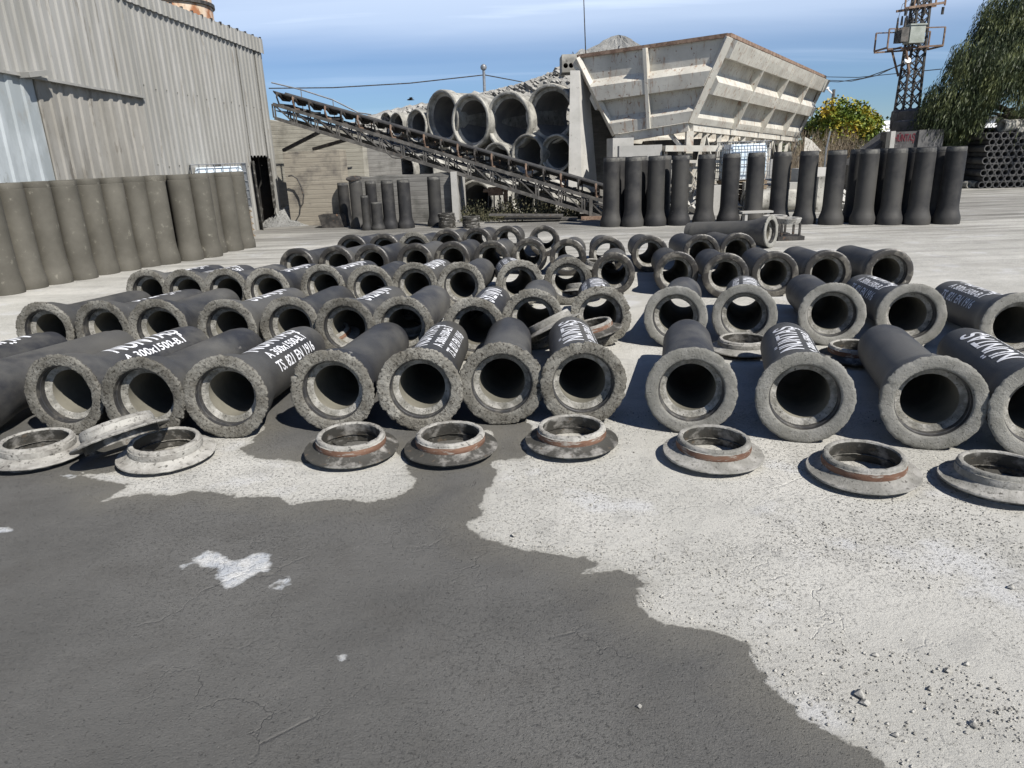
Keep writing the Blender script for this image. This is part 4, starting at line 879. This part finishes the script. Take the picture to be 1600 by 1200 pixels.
n1 = hface(PA, PB, pa, pb, pl, 'ribbed_side'); n2 = hface(PB, PC, pb, pc_, pr, 'ribbed_side')
n3 = hface(PC, PD, pc_, pd, pl, 'ribbed_side'); n4 = hface(PD, PA, pd, pa, pr, 'ribbed_side')
def vrib(T0, T1, B0, B1, u, n, w=.10, d=.17, nm='stiffener'):
    a = T0.lerp(T1, u)+n*(d*.5+.004); b = B0.lerp(B1, u)+n*(d*.5+.004); part(nm, MB().beam(a, b, w, d, up=n), M['rustwhite'], hp_)
vrib(PA, PB, pa, pb, .485, n1, .10, .23)
for u in (.26, .51, .76): vrib(PB, PC, pb, pc_, u, n2, .06, .30)
for T, B, nn in ((PA, pa, n1+n4), (PB, pb, n1+n2), (PC, pc_, n2+n3), (PD, pd, n3+n4)):
    nn = nn.normalized(); part('corner_post', MB().beam(T+nn*.06, B+nn*.06, .20, .14, up=nn), M['rustwhite'], hp_)
for A_, B_ in ((PA, PB), (PB, PC), (PC, PD), (PD, PA)): part('rim_beam', MB().beam(A_+Vector((0, 0, .03)), B_+Vector((0, 0, .03)), .16, .10), M['rustsheet'], hp_)
for A_, B_ in ((pa, pb), (pb, pc_), (pc_, pd), (pd, pa)): part('base_beam', MB().beam(A_+Vector((0, 0, -.14)), B_+Vector((0, 0, -.14)), .22, .24), M['rustwhite'], hp_)
zL = lambda p: p.z-.26
def leg(p, w=.17): part('leg', MB().beam((p.x, p.y, zL(p)), (p.x, p.y, 0), w, w), M['rustwhite'], hp_)
leg(pb, .20)
for u in (.2, .4, .6, .8, 1.0): leg(pb.lerp(pc_, u), .14)
for u in (0, .5, 1.0): leg(pa.lerp(pd, u), .15)
br = MB(); q0 = pb.lerp(pc_, .0)
for k in range(5):
    a = pb.lerp(pc_, k*.2+.02); m_ = pb.lerp(pc_, k*.2+.10); b = pb.lerp(pc_, k*.2+.18)
    br.beam((m_.x, m_.y, zL(m_)), (a.x, a.y, .1), .12, .06); br.beam((m_.x, m_.y, zL(m_)), (b.x, b.y, .9), .09, .05)
a = pb.lerp(pa, .25); br.beam((a.x, a.y, zL(a)), (pb.x-.1, pb.y, zL(pb)-.55), .1, .1)
for u in np.arange(.06, .97, .09):
    m_ = pb.lerp(pc_, float(u)); i_ = m_+(pa-pb)*.25; br.beam((m_.x, m_.y, zL(m_)), (i_.x, i_.y, m_.z-.7), .05, .05)
part('brace', br, M['rustwhite'], hp_)
for k in range(4):
    ch = MB(); c = pb.lerp(pc_, .12+k*.25)+(pa-pb)*.5; z = c.z-.3
    ch.add([(c.x-.8, c.y-.9, z), (c.x+.8, c.y-.9, z), (c.x+.8, c.y+.9, z), (c.x-.8, c.y+.9, z), (c.x-.25, c.y-.3, z-.8), (c.x+.25, c.y-.3, z-.8), (c.x+.25, c.y+.3, z-.8), (c.x-.25, c.y+.3, z-.8)], [(0, 1, 5, 4), (1, 2, 6, 5), (2, 3, 7, 6), (3, 0, 4, 7)])
    part('discharge_chute', ch, M['greysteel'], hp_)
z_ = pb.z-1.25; dpl = MB(); a = pb+(pa-pb)*.5; b = pc_+(pa-pb)*.5; dpl.beam((a.x, a.y, z_), (b.x, b.y, z_), .9, .12); part('collecting_belt', dpl, M['rubber'], hp_)
# blocks, frame and rubble beneath it
def pbox(px0, py0, px1, py1, Y, dep, m, nm, lab, cat, rz=0, ground=False):
    a, b = P(px0, py0, Y), P(px1, py1, Y); c = ((a.x+b.x)/2, Y+dep/2, (a.z+b.z)/2)
    z0 = 0 if ground else b.z; mb = MB().box((c[0], c[1], (a.z+z0)/2), (b.x-a.x, dep, a.z-z0), rz); return solo(nm, mb, m, lab, cat)
pbox(955, 216, 988, 246, 22.0, .7, M['lightconc'], 'concrete_block', 'pale concrete block under the left corner of the hopper', 'concrete block', .12, True)
pbox(968, 228, 1034, 252, 20.9, .4, M['lightconc'], 'concrete_beam', 'long pale concrete beam lying before the hopper leg', 'concrete beam', -.02, True)
fr_ = thing('steel_trestle', 'white steel truss frame standing under the hopper behind black pipes', 'steel frame', (*G(1060, 325)[:2], 0))
wf = MB(); ys_ = 21.0
wp = lambda x, y: P(x, y, ys_)
q_ = [wp(1037, 232), wp(1132, 232)]; part('deck', MB().beam(q_[0], q_[1], .5, .16).beam(q_[0]+Vector((0, 0, -.35)), q_[1]+Vector((0, 0, -.35)), .4, .08), M['rustwhite'], fr_)
for x in (1040, 1062, 1100, 1128): p = wp(x, 236); wf.beam(p, (p.x, p.y, 0), .09, .09)
wf.beam(wp(1043, 262), wp(1126, 262), .07, .07); wf.beam(wp(1043, 290), wp(1126, 290), .07, .07); wf.beam(wp(1062, 240), wp(1100, 300), .06, .05); wf.beam(wp(1100, 240), wp(1078, 300), .06, .05)
part('truss', wf, M['rustwhite'], fr_)
mb = MB(); rg = random.Random(12)
for k in range(420):
    x = rg.uniform(3.2, 11.5); y = rg.uniform(19.6, 23.2); rock(mb, (x, y, rg.uniform(0, .25)), rg.choice([.07, .1, .14, .2]), k)
solo('white_rubble', mb, M['lightconc'], None, None, kind='stuff')
for i, (px, Y, w, h) in enumerate(((1117, 19.6, .5, .75), (1172, 19.9, .42, .8), (1262, 20.2, .9, 1.1), (1283, 19.4, .5, .9), (1238, 19.8, .5, .75))):
    p = P(px, 320, Y); solo('concrete_block', MB().box((p.x, Y, h/2), (w, .45, h), rg.uniform(-.3, .3)), M['lightconc' if i % 2 == 0 else 'bigconc'], f'pale concrete block glimpsed behind the black upright pipes, {ORD[i]} counted at ground', 'concrete block', group='blocks behind the upright pipes')
p = P(1234, 325, 19.0); t = thing('big_pipe', 'grey pipe lying behind the upright black pipes on the right', 'large pipe', (p.x, 19.2, 0)); Mx = Matrix.Translation((p.x-1, 19.4, .32)) @ Matrix.Rotation(R_(-80), 4, 'Z')
part('barrel', MB().lathe([(0, .30), (.3, .30), (.4, .27), (2.4, .27), (2.4, .2), (0, .2), (0, .30)], 36, Mx), M['bigconc'], t, True)
part('end_ring', MB().lathe([(-.03, .22), (-.03, .31), (.12, .31), (.12, .301)], 36, Mx), M['bigconc'], t)
p0 = P(1252, 208, 31); p1 = P(1272, 228, 31)
t_ = MB().add([P(1256, 236, 31), P(1284, 236, 31), P(1268, 219, 31.5), P(1258, 214, 31.5), P(1258, 236, 33), P(1284, 236, 33)], [(0, 1, 2, 3), (1, 5, 2), (0, 3, 4)])
solo('tarpaulin', t_, M['lightconc'], 'pale tarpaulin slope right of the hopper legs', 'tarpaulin')
# steel trays by the crosswise pipe
for i, (px, py, lab) in enumerate(((1236, 376, 'rusty footed steel tray stand nearer, right of the crosswise pipe'), (1214, 371, 'pale topped steel tray stand just behind the crosswise pipe mouth'))):
    g = G(px, py); t = thing('tray_stand', lab, 'steel stand', (g.x, g.y, 0), 0, 'steel tray stands'); w, d_, h = .42, .34, .40
    part('top_ring', MB().lathe([(h-.10, .20), (h, .235), (h+.01, .22), (h, .16), (h-.10, .15)], 32, Matrix.Translation((g.x, g.y+.2, 0)), axis='Z'), M['ringwhite'], t, True)
    part('base', MB().box((g.x, g.y+.2, .04), (.5, .42, .07)), M['steel'], t)
    for sx_ in (-.17, .17):
        for sy in (.06, .36): part('leg', MB().beam((g.x+sx_, g.y+sy, .07), (g.x+sx_, g.y+sy, h-.08), .035, .035), M['steel'], t)
g = G(1180, 352); solo('wood_plank', MB().box((g.x, g.y, .30), (.7, .25, .04)).box((g.x-.25, g.y, .14), (.06, .2, .28)).box((g.x+.25, g.y, .14), (.06, .2, .28)), M['lightconc'], 'narrow pale plank bench behind the crosswise pipe', 'bench')

# weeds under the conveyor
mb = MB(); rg = random.Random(31)
for k in range(5200):
    px = rg.uniform(722, 905); Y = rg.uniform(19.6, 21.3); x = P(px, 340, Y).x
    hh = rg.uniform(.08, .62)*(1 if 780 < px < 850 or px < 760 else .6); l = rg.uniform(.02, .06); a = rg.uniform(0, 6.3); z = rg.uniform(0, hh)
    dx, dy = math.cos(a)*l, math.sin(a)*l; mb.add([(x, Y, z), (x+dx*.5, Y+dy*.5, z+l*.9), (x+dx, Y+dy, z+l*.2), (x+dx*.5, Y+dy*.5, z-l*.3)], [(0, 1, 2, 3)])
solo('weeds', mb, M['weed'], None, None, kind='stuff')
a, b = P(765, 339, 19.3), P(880, 342, 19.1); solo('long_plank', MB().beam((a.x, 19.3, .22), (b.x, 19.1, .16), .3, .04).beam((a.x+.4, 19.5, .1), (b.x+.4, 19.3, .05), .3, .05), M['greysteel'], 'long grey plank lying low before the weeds under the conveyor', 'plank')
g = P(775, 310, 20.7); sm = thing('scrap_machine', 'rusty small machine part standing in the weeds beside the big mouth', 'scrap machine', (g.x, 20.7, 0))
part('body', MB().box((g.x, 20.7, .75), (.42, .3, .22)).box((g.x+.28, 20.7, .62), (.12, .12, .5)).tube([(g.x-.35, 20.6, .78), (g.x+.35, 20.6, .78)], .05, 10), M['rustsheet'], sm)
for dx in (-.2, -.05, .1, .22): part('leg', MB().beam((g.x+dx, 20.7, .66), (g.x+dx*1.3, 20.7, 0), .04, .04), M['steel'], sm)

# ------------------------------------------------------------------ far right: tower, blocks, stack, trees
def wire(nm, pts_, r, lab, m='steel', cat='cable'):
    return solo(nm, MB().tube(pts_, r, 6), M[m], lab, cat, True)
TY = 30.0; tb = P(1412, 205, TY); tt = P(1440, 0, TY); hT = 9.6
kx = (tt.x-tb.x)/(tt.z-tb.z)
tw = thing('lattice_tower', 'rusty lattice power tower carrying a transformer platform', 'power tower', (tb.x-kx*tb.z, TY, 0))
def tcen(z): return tb.x+kx*(z-tb.z)*.9
wdt = lambda z: .74-.042*z
def tc4(z): w = wdt(z)/2; c = tcen(z); return [Vector((c-w, TY-w, z)), Vector((c+w, TY-w, z)), Vector((c+w, TY+w, z)), Vector((c-w, TY+w, z))]
for k in range(4): part('leg', MB().beam(tc4(0)[k], tc4(hT)[k], .075, .075), M['steel'], tw)
lt = MB(); z = .2; alt = 0
while z < hT-.4:
    s_ = wdt(z)*.82; a4, b4 = tc4(z), tc4(z+s_)
    for k in range(4):
        k2 = (k+1) % 4; lt.beam(a4[k], b4[k2], .035, .035); lt.beam(a4[k2], b4[k], .035, .035)
    z += s_
part('lattice', lt, M['steel'], tw)
zp = P(1420, 76, TY).z; xl, xr = P(1376, 78, TY).x, P(1461, 76, TY).x
pf = MB(); 
for dy in (-.5, .5): pf.beam((xl, TY+dy, zp-.05), (xr, TY+dy, zp+.02), .06, .06)
for x in np.linspace(xl, xr, 5): pf.beam((x, TY-.5, zp), (x, TY+.5, zp), .06, .06)
for x in (xl, xr): pf.beam((x, TY-.5, zp), (x, TY-.5, zp+.65), .05, .05); pf.beam((x, TY+.5, zp), (x, TY+.5, zp+.65), .05, .05)
for dy in (-.5, .5): pf.beam((xl, TY+dy, zp+.65), (xr, TY+dy, zp+.65), .04, .04)
pf.beam((xl+.7, TY-.5, zp), (tcen(zp-1)-.3, TY-.4, zp-.95), .07, .07); pf.beam((xl+.7, TY+.5, zp), (tcen(zp-1)-.3, TY+.4, zp-.95), .07, .07)
part('platform', pf, M['rustsheet'], tw)
tr_ = P(1420, 62, TY); TY2 = TY-.45; tr_ = P(1424, 62, TY2); tx_ = MB().box((tr_.x+.08, TY2, zp+.42), (.56, .5, .60)).box((tr_.x+.08, TY2, zp+.75), (.62, .56, .05)); tfo = part('transformer', tx_, M['transformer'], tw)
fn = MB(); [fn.box((tr_.x-.40, TY2-.25+k*.1, zp+.42), (.28, .04, .5)) for k in range(6)]
link('cooling_fin', fn.mesh('cooling_fin', M['greysteel'], False, tw.location), tfo)
for k in range(3): x = tr_.x-.22+k*.18; link('bushing', MB().tube([(x, TY, zp+.83), (x, TY, zp+1.15)], [.05, .03], 8).mesh('bushing', M['steel'], True, tw.location), tfo)
for k in range(3): x = xl+.28+k*.28; part('insulator', MB().tube([(x, TY-.5, zp+.66), (x, TY-.5, zp+1.02)], [.045, .03], 8), M['steel'], tw)
for k in range(3):
    x = xl+.28+k*.28; part('jumper_wire', MB().tube([(x, TY-.5, zp+1.0), (x+.2, TY-.3, zp+1.5), (x+.9, TY-.1, zp+1.9), (tcen(7)+.1*k, TY, zp+2.3)], .01, 5), M['steel'], tw)
zc = P(1440, 12, TY).z; cx_ = tcen(zc); ca = MB()
for dy in (-.3, .3): ca.beam((cx_-.75, TY+dy, zc-.05), (cx_+.75, TY+dy, zc+.1), .08, .08); ca.beam((cx_-.75, TY+dy, zc+.5), (cx_+.75, TY+dy, zc+.62), .08, .08)
for x in (-.75, -.4, .4, .75): ca.beam((cx_+x, TY-.3, zc), (cx_+x, TY-.3, zc+.55), .05, .05)
part('crossarm', ca, M['rustsheet'], tw)
for k in (-.7, 0, .7): part('insulator', MB().tube([(cx_+k, TY-.3, zc-.05), (cx_+k, TY-.3, zc-.3)], .05, 8), M['steel'], tw)
part('lamp_head', MB().lathe([(-.1, .04), (0, .09), (.10, .12), (.11, .02)], 16, Matrix.Translation((tr_.x-.05, TY-.4, zp-.5)) @ Matrix.Rotation(R_(60), 4, 'X'), axis='Z'), M['signwhite'], tw, True)
wire('overhead_cable', [P(1415, 97, 30), P(1370, 118, 36), P(1330, 127, 42), P(1285, 125, 48)], .02, 'upper cable sagging from tower towards the hopper')
wire('overhead_cable', [P(1413, 100, 30), P(1350, 122, 36), P(1310, 128, 42), P(1285, 127, 48)], .02, 'lower cable of the pair leaving the tower to the left')
wire('overhead_cable', [P(1470, 108, 34), P(1400, 115, 40), P(1340, 121, 44), P(1285, 120, 48)], .02, 'straighter third cable crossing behind the tower')
wire('overhead_cable', [P(420, 138, 50), P(520, 137, 50), P(640, 130, 50), P(757, 117, 50), P(800, 125, 55), P(835, 132, 60)], .035, 'long thin cable crossing the sky above the conveyor')
# lamp posts, antenna
p = P(757, 140, 33); h1_ = P(757, 105, 33); t = thing('lamp_post', 'lamp post with round head rising behind the rubble', 'street lamp', (p.x, 33, 0))
part('post', MB().tube([(p.x, 33, 0), (p.x, 33, h1_.z-.1)], .06, 8), M['galv'], t, True); part('lamp_head', MB().lathe([(-.14, .03), (-.08, .12), (0, .14), (.08, .11), (.13, .02)], 16, Matrix.Translation((p.x, 33, h1_.z)), axis='Z'), M['galv'], t, True)
p = P(1296, 210, 48); zt_ = P(1296, 140, 48).z; t = thing('lamp_post', 'tall lamp post with side arm behind the yellow green tree', 'street lamp', (p.x, 48, 0))
part('post', MB().tube([(p.x, 48, 0), (p.x, 48, zt_)], .1, 8), M['greysteel'], t, True); part('arm', MB().tube([(p.x, 48, zt_-.3), (p.x-.5, 48, zt_+.1)], .05, 6).box((p.x-.55, 48, zt_+.1), (.4, .2, .12)), M['signwhite'], t)
p = P(916, 92, 25); q = P(910, -60, 25); t = thing('antenna_pole', 'thin leaning antenna pole above the hollow slab', 'pole', (p.x, 25, p.z-.3)); part('pole', MB().tube([(p.x, 25, p.z-.3), (q.x, 25, q.z)], [.02, .012], 6), M['steel'], t); part('foot', MB().box((p.x, 25, p.z-.3), (.15, .15, .06)), M['steel'], t)
p = P(1291, 232, 30); q = P(1297, 205, 30); wire('leaning_pole', [(p.x, 30, 0), tuple(p), tuple(q)], .04, 'thin pale leaning pole before the dry brush', 'galv', 'pole')
# bird
p = P(641, 156, 28); t = thing('bird', 'small dark bird flying left of the big pipe stack', 'bird', p)
part('body', MB().tube([p+Vector((-.12, 0, 0)), p+Vector((-.06, 0, .01)), p+Vector((.05, 0, .01)), p+Vector((.15, 0, -.01))], [.008, .03, .03, .006], 8), M['dark'], t, True)
for s_ in (-1, 1): part('wing', MB().add([p+Vector((-.04, 0, .01)), p+Vector((.05, 0, .01)), p+Vector((.10, .18*s_, .07)), p+Vector((.0, .2*s_, .06)), p+Vector((-.04, 0, .02)), p+Vector((.05, 0, .02)), p+Vector((.10, .18*s_, .08)), p+Vector((.0, .2*s_, .07))], [(0, 1, 2, 3), (7, 6, 5, 4), (0, 3, 7, 4), (1, 5, 6, 2), (3, 2, 6, 7)]), M['dark'], t)

# big stained blocks with graffiti
def rough_block(name, x, y, w, d_, h, z0, rz, m, lab, seed=0, slope=0):
    rg = random.Random(seed); mb = MB(); nx_, nz_ = 8, 5
    vs = []; R3 = Matrix.Rotation(rz, 3, 'Z')
    def V(a, b, c): q = R3 @ Vector((a*w/2, b*d_/2, 0)); return (x+q.x, y+q.y, z0+c*h*(1-slope*(.5-a/2)))
    for face in range(4):
        o = len(mb.v)
        for i in range(nx_+1):
            for k in range(nz_+1):
                u = i/nx_*2-1; c = k/nz_; a, b = ((u, -1), (1, u), (-u, 1), (-1, -u))[face]; jx = rg.uniform(-.012, .012) if 0 < i < nx_ and 0 < k < nz_ else 0
                mb.v.append(V(a*(1+jx), b*(1+jx), c))
        for i in range(nx_):
            for k in range(nz_): q = o+i*(nz_+1)+k; mb.f.append((q, q+nz_+1, q+nz_+2, q+1))
    mb.add([V(-1, -1, 1), V(1, -1, 1), V(1, 1, 1), V(-1, 1, 1)], [(0, 1, 2, 3)])
    return solo(name, mb, m, lab, 'concrete block')
def pxb(px0, px1, ytop, Y, lab, seed, m='darkblock', rz=0, slope=0, d_=1.0, z0=0):
    a, b = P(px0, ytop, Y), P(px1, ytop, Y); return rough_block('stained_block', (a.x+b.x)/2, Y+d_/2, b.x-a.x, d_, a.z-z0, z0, rz, M[m], lab, seed, slope)
pxb(1337, 1398, 207, 27.0, 'wide dark sloping concrete mound left of the graffiti block', 1, slope=.55)
pxb(1399, 1436, 206, 26.2, 'dark concrete block with red sprayed letters on its upper edge', 2, 'stain', rz=0)
pxb(1437, 1476, 203, 26.1, 'grey blue stained block right of the graffiti one', 3)
pxb(1393, 1400, 205, 26.0, 'narrow pale concrete edge piece beside the graffiti block', 4, 'lightconc', d_=.3)
g0, g1 = P(1401, 207, 26.1), P(1433, 207, 26.1); gz = P(1401, 221, 26.1).z
vs, fs = text_flat('HÜNTAŞ', .3, .006); wv_ = vs[:, 0].max(); hv = vs[:, 1].max()
mbt = MB().add([(g0.x+v[0]/wv_*(g1.x-g0.x), 26.19-.003, gz+v[1]/hv*(g0.z-gz)) for v in vs], fs)
gb = [o for o in bpy.data.objects if o.get('label', '').startswith('dark concrete block with red')][0]
o = link('sprayed_lettering', mbt.mesh('sprayed_lettering', M['graffiti'], False, gb.location), gb); o['label'] = 'dark red sprayed letters'
# two very big dark pipes / tanks above
for (px, py, Y, R, L_, lab) in ((1468, 188, 28.6, .46, 3.0, 'dark wide concrete ring on top of the stained blocks by the willow'), (1409, 186, 29.2, .34, .8, 'small dark rounded concrete ring left of the tower foot'), (1440, 200, 28.2, .30, 2.0, 'low dark concrete ring under the wide one behind graffiti')):
    c = P(px, py, Y); t = thing('concrete_ring', lab, 'concrete ring', (c.x, Y, 0)); mx = Matrix.Translation((c.x, Y, 0))
    w = L_/2; part('wall', MB().lathe([(c.z-R, w*.98), (c.z, w), (c.z+R*.8, w*.97), (c.z+R, w*.8), (c.z+R*.95, w*.7), (c.z-R, w*.7)], 32, mx, axis='Z'), M['darkblock'], t, True)
    part('plinth', MB().lathe([(0, w*.9), (c.z-R, w*.9), (c.z-R, w*.2)], 24, mx, axis='Z'), M['darkblock'], t)
# white sign and white building far away
a, b = P(1374, 193, 60), P(1424, 206, 60); t = thing('white_sign', 'long white sign board with grey letters beyond the mound', 'sign', ((a.x+b.x)/2, 60, 0))
part('board', MB().box(((a.x+b.x)/2, 60, (a.z+b.z)/2+.1), (b.x-a.x+1, .2, a.z-b.z+.2)), M['signwhite'], t)
for x in (a.x, b.x): part('post', MB().beam((x, 60.1, 0), (x, 60.1, b.z), .2, .2), M['greysteel'], t)
vs, fs = text_flat('G A', .8); gz_ = P(1382, 203, 59.8).z; gx = P(1383, 203, 59.8).x
o = part('letters', MB().add([(gx+v[0]*1.0, 59.88, gz_+v[1]*.75) for v in vs], fs), M['signgrey'], t)
a, b = P(1515, 186, 70), P(1578, 199, 70); t = thing('white_building', 'low white building seen through the willow far away', 'building', ((a.x+b.x)/2, 71, 0))
part('wall', MB().box(((a.x+b.x)/2, 74, a.z/2), (b.x-a.x, 6, a.z)), M['white'], t)
for k in range(4): part('window', MB().box((a.x+1+k*(b.x-a.x-2)/3, 70.97, a.z*.55), (.5, .1, .7)), M['signgrey'], t)
part('roof', MB().box(((a.x+b.x)/2, 74, a.z+.1), (b.x-a.x+.6, 6.6, .2)), M['greysteel'], t)

# the far stacks of pipe ends
rm = MB().lathe([(0, .088), (-.004, .096), (-.004, .112), (0, .117), (1.4, .117), (1.4, .088), (0, .088)], 20).mesh('stack_pipe', M['darkblock'], True)
def stack(px0, Y, cols, rowsn, side_, yaw):
    b = P(px0, 294, Y); d = Vector((math.cos(yaw), math.sin(yaw), 0)); s_ = .238
    for r in range(rowsn):
        for c in range(cols - (r % 2)):
            p = Vector((b.x, Y, 0)) + d*(s_*(c+.5*(r % 2))); o = link('stack_pipe', rm, None, (p.x, p.y, .118+r*s_*.866), (0, 0, yaw))
            tag(o, f'dark pipe end in the {side_} far stack, {ORD[r]} layer up, {ORD[c]} from left', 'small pipe', f'pipes in the {side_} far stack')
stack(1533, 26.0, 9, 9, 'nearer', R_(-8)); stack(1502, 29.5, 6, 10, 'rear', R_(-6))
for i in range(3):
    a = P(1512, 286, 26.4); o = thing('long_pipe', f'long pale pipe lying at the foot of the rear far stack, {ORD[i]} from left', 'pipe', (a.x+i*.28, 26.3, 0), 0, 'pipes at the foot of the far stack')
    Mx = Matrix.Translation((a.x+i*.28, 26.3, .13)) @ Matrix.Rotation(R_(20), 4, 'Z'); part('barrel', MB().lathe([(0, .09), (0, .125), (2, .125), (2, .09), (0, .09)], 24, Mx), M['bigconc'], o, True)
for px, py, lab in ((1572, 196, 'pale long pipe lying crosswise on top of the nearer far stack'), (1590, 206, 'second pale pipe lying crosswise on the nearer far stack')):
    a = P(px, py, 26.0); t = thing('long_pipe', lab, 'pipe', (a.x, 26.0, a.z-.2)); Mx = Matrix.Translation((a.x, 26.2, a.z)) @ Matrix.Rotation(R_(-82), 4, 'Z')
    part('barrel', MB().lathe([(0, .20), (2.2, .20), (2.2, .15), (0, .15), (0, .20)], 28, Mx), M['bigconc'], t, True); part('rim', MB().lathe([(-.02, .15), (-.02, .215), (.12, .215), (.12, .2)], 28, Mx), M['bigconc'], t, True)

# trees
def leafquad(mb, p, d, l, w, rg):
    d = Vector(d).normalized(); s_ = d.cross(Vector((rg.uniform(-1, 1), rg.uniform(-1, 1), rg.uniform(-1, 1)))).normalized()*w
    p = Vector(p); mb.add([p, p+d*l*.5+s_, p+d*l, p+d*l*.5-s_], [(0, 1, 2, 3)])
def willow():
    rg = random.Random(77); bx, by = P(1660, 240, 27).x, 28.5
    t = thing('willow_tree', 'large drooping willow tree filling the upper right corner', 'tree', (bx, by, 0))
    tk = MB().tube([(bx, by, 0), (bx-.1, by, 1.6), (bx-.3, by-.1, 3.0), (bx-.1, by, 5.0), (bx+.2, by, 7.2)], [.34, .28, .22, .15, .05], 10)
    br_ = [[(bx-.2, by, 2.2), P(1590, 186, 27.6), P(1560, 168, 27.2), P(1520, 160, 26.8), P(1480, 163, 26.6)], [P(1590, 184, 27.6), P(1570, 181, 27.2), P(1530, 172, 27.0)], [(bx-.3, by-.1, 3.0), P(1598, 150, 27.4), P(1592, 100, 27.0), P(1570, 60, 26.8)], [(bx-.2, by, 4.0), (bx-1.5, by-.6, 5.6), (bx-2.6, by-.8, 6.3)], [(bx, by, 4.5), (bx+1.5, by-.4, 6.2), (bx+2.8, by-.6, 6.6)], [P(1560, 168, 27.2), P(1575, 172, 27.0), P(1590, 168, 26.9)]]
    for q in br_: tk.tube(q, [.12]+[.07]*(len(q)-2)+[.02], 7)
    part('trunk', tk, M['bark'], t, True)
    mb = MB(); lobes = [(P(1650, 70, 27), 2.7, 2.9), (P(1555, 95, 26.6), 1.5, 1.1), (P(1505, 150, 26.6), 1.25, .75), (P(1590, 30, 27), 1.2, 1.3), (P(1580, 105, 26), 1.2, .6), (P(1478, 190, 27.2), .95, .6), (P(1690, 150, 26), 2.0, 1.2)]
    for k in range(6600):
        c, rx, rz_ = rg.choices(lobes, [8, 5, 4.5, 4, 3, 3.6, 3])[0]; th = rg.uniform(0, 6.283); f = rg.random()**.45; e = rg.uniform(-.2, 1)
        p = Vector((c.x+rx*f*math.cos(th), c.y+rx*.8*f*math.sin(th), c.z+rz_*e*math.sqrt(max(0, 1-f*f*.8))))
        L_ = rg.uniform(.5, 1.5); drift = rg.uniform(-.40, -.12); n = int(L_/.085); yd = rg.uniform(-.1, .1)
        for i in range(n):
            s_ = i/n*L_; q = p+Vector((drift*s_, yd*s_, -s_+.12*math.sin(i*.3+k))); 
            if q.z < .95: break
            leafquad(mb, q, (drift+rg.uniform(-.5, .5), rg.uniform(-.5, .5), -1), rg.uniform(.12, .22), rg.uniform(.010, .019), rg)
    part('crown', mb, M['willow'], t)
willow()
def bush(name, px0, px1, ytop, ybot, Y, n, ls, m, lab, seed, grp=None):
    rg = random.Random(seed); a, b = P(px0, ytop, Y), P(px1, ybot, Y); cx, rx = (a.x+b.x)/2, (b.x-a.x)/2; z1, z0 = a.z, b.z; cz, rz_ = (z0+z1)/2, (z1-z0)/2
    t = thing(name, lab, 'tree', (cx, Y, 0), 0, grp); tk = MB(); clumps = []
    for k in range(13):
        th = rg.uniform(0, 6.28); ph = rg.uniform(-.4, 1.3); f = rg.uniform(.35, .86); e = Vector((cx+rx*f*math.cos(th)*math.cos(ph), Y+rx*f*.8*math.sin(th)*math.cos(ph), cz+rz_*f*math.sin(ph)))
        tk.tube([(cx+rg.uniform(-.1, .1), Y, 0), (cx+(e.x-cx)*.35, Y+(e.y-Y)*.3, e.z*.5), e], [.07, .05, .015], 6); clumps.append((e, rg.uniform(.30, .48)*rx))
    part('trunk', tk, M['bark'], t, True); mb = MB()
    for k in range(n):
        c, r = rg.choice(clumps) if rg.random() < .86 else (Vector((cx, Y, cz)), rx*.8); v = Vector((rg.gauss(0, 1), rg.gauss(0, 1), rg.gauss(0, 1))).normalized()*r*rg.random()**.4; v.z *= .85
        q = c+v
        if q.z < z0*.8: continue
        leafquad(mb, q, (rg.uniform(-1, 1), rg.uniform(-1, 1), rg.uniform(-1, .6)), ls*rg.uniform(.7, 1.3), ls*.32, rg)
    part('crown', mb, M[m], t)
bush('autumn_tree', 1260, 1376, 160, 232, 36, 9000, .17, 'bush', 'rounded tree turning yellow between hopper and dark mound', 5)
bush('small_tree', 1246, 1275, 190, 222, 38, 1800, .14, 'hedge', 'small dark green tree at the right edge of the hopper', 6)
bush('small_tree', 1558, 1620, 178, 205, 60, 2500, .3, 'hedge', 'dark green far tree behind the white building', 8)
mb = MB(); rg = random.Random(44)
for k in range(9000):
    px = rg.uniform(1236, 1368); Y = rg.uniform(30, 36); x = P(px, 230, Y).x; hh = rg.uniform(.9, 2.25)*(1-.3*max(0, (px-1320)/48)); 
    z = rg.uniform(.2, hh); l = rg.uniform(.15, .4); dx = rg.uniform(-.12, .12); mb.add([(x, Y, z), (x+.012, Y, z), (x+dx+.01, Y+rg.uniform(-.1, .1), z+l)], [(0, 1, 2)])
solo('dry_brush', mb, M['brush'], None, None, kind='stuff')
# distant tree belt all along the horizon
mb = MB(); rg = random.Random(55)
for k in range(42000):
    a = rg.uniform(-1.25, 1.25); r = rg.uniform(110, 135); h = 2.6+1.0*math.sin(a*17)+.7*math.sin(a*41+1)+.4*math.sin(a*97); z = rg.uniform(0, max(h, 1.2))
    l = rg.uniform(.3, .6); leafquad(mb, (r*math.sin(a), r*math.cos(a), z), (rg.uniform(-1, 1), rg.uniform(-1, 1), rg.uniform(-1, 1)), l, l*.5, rg)
solo('distant_tree_belt', mb, M['hedge'], None, None, kind='stuff')
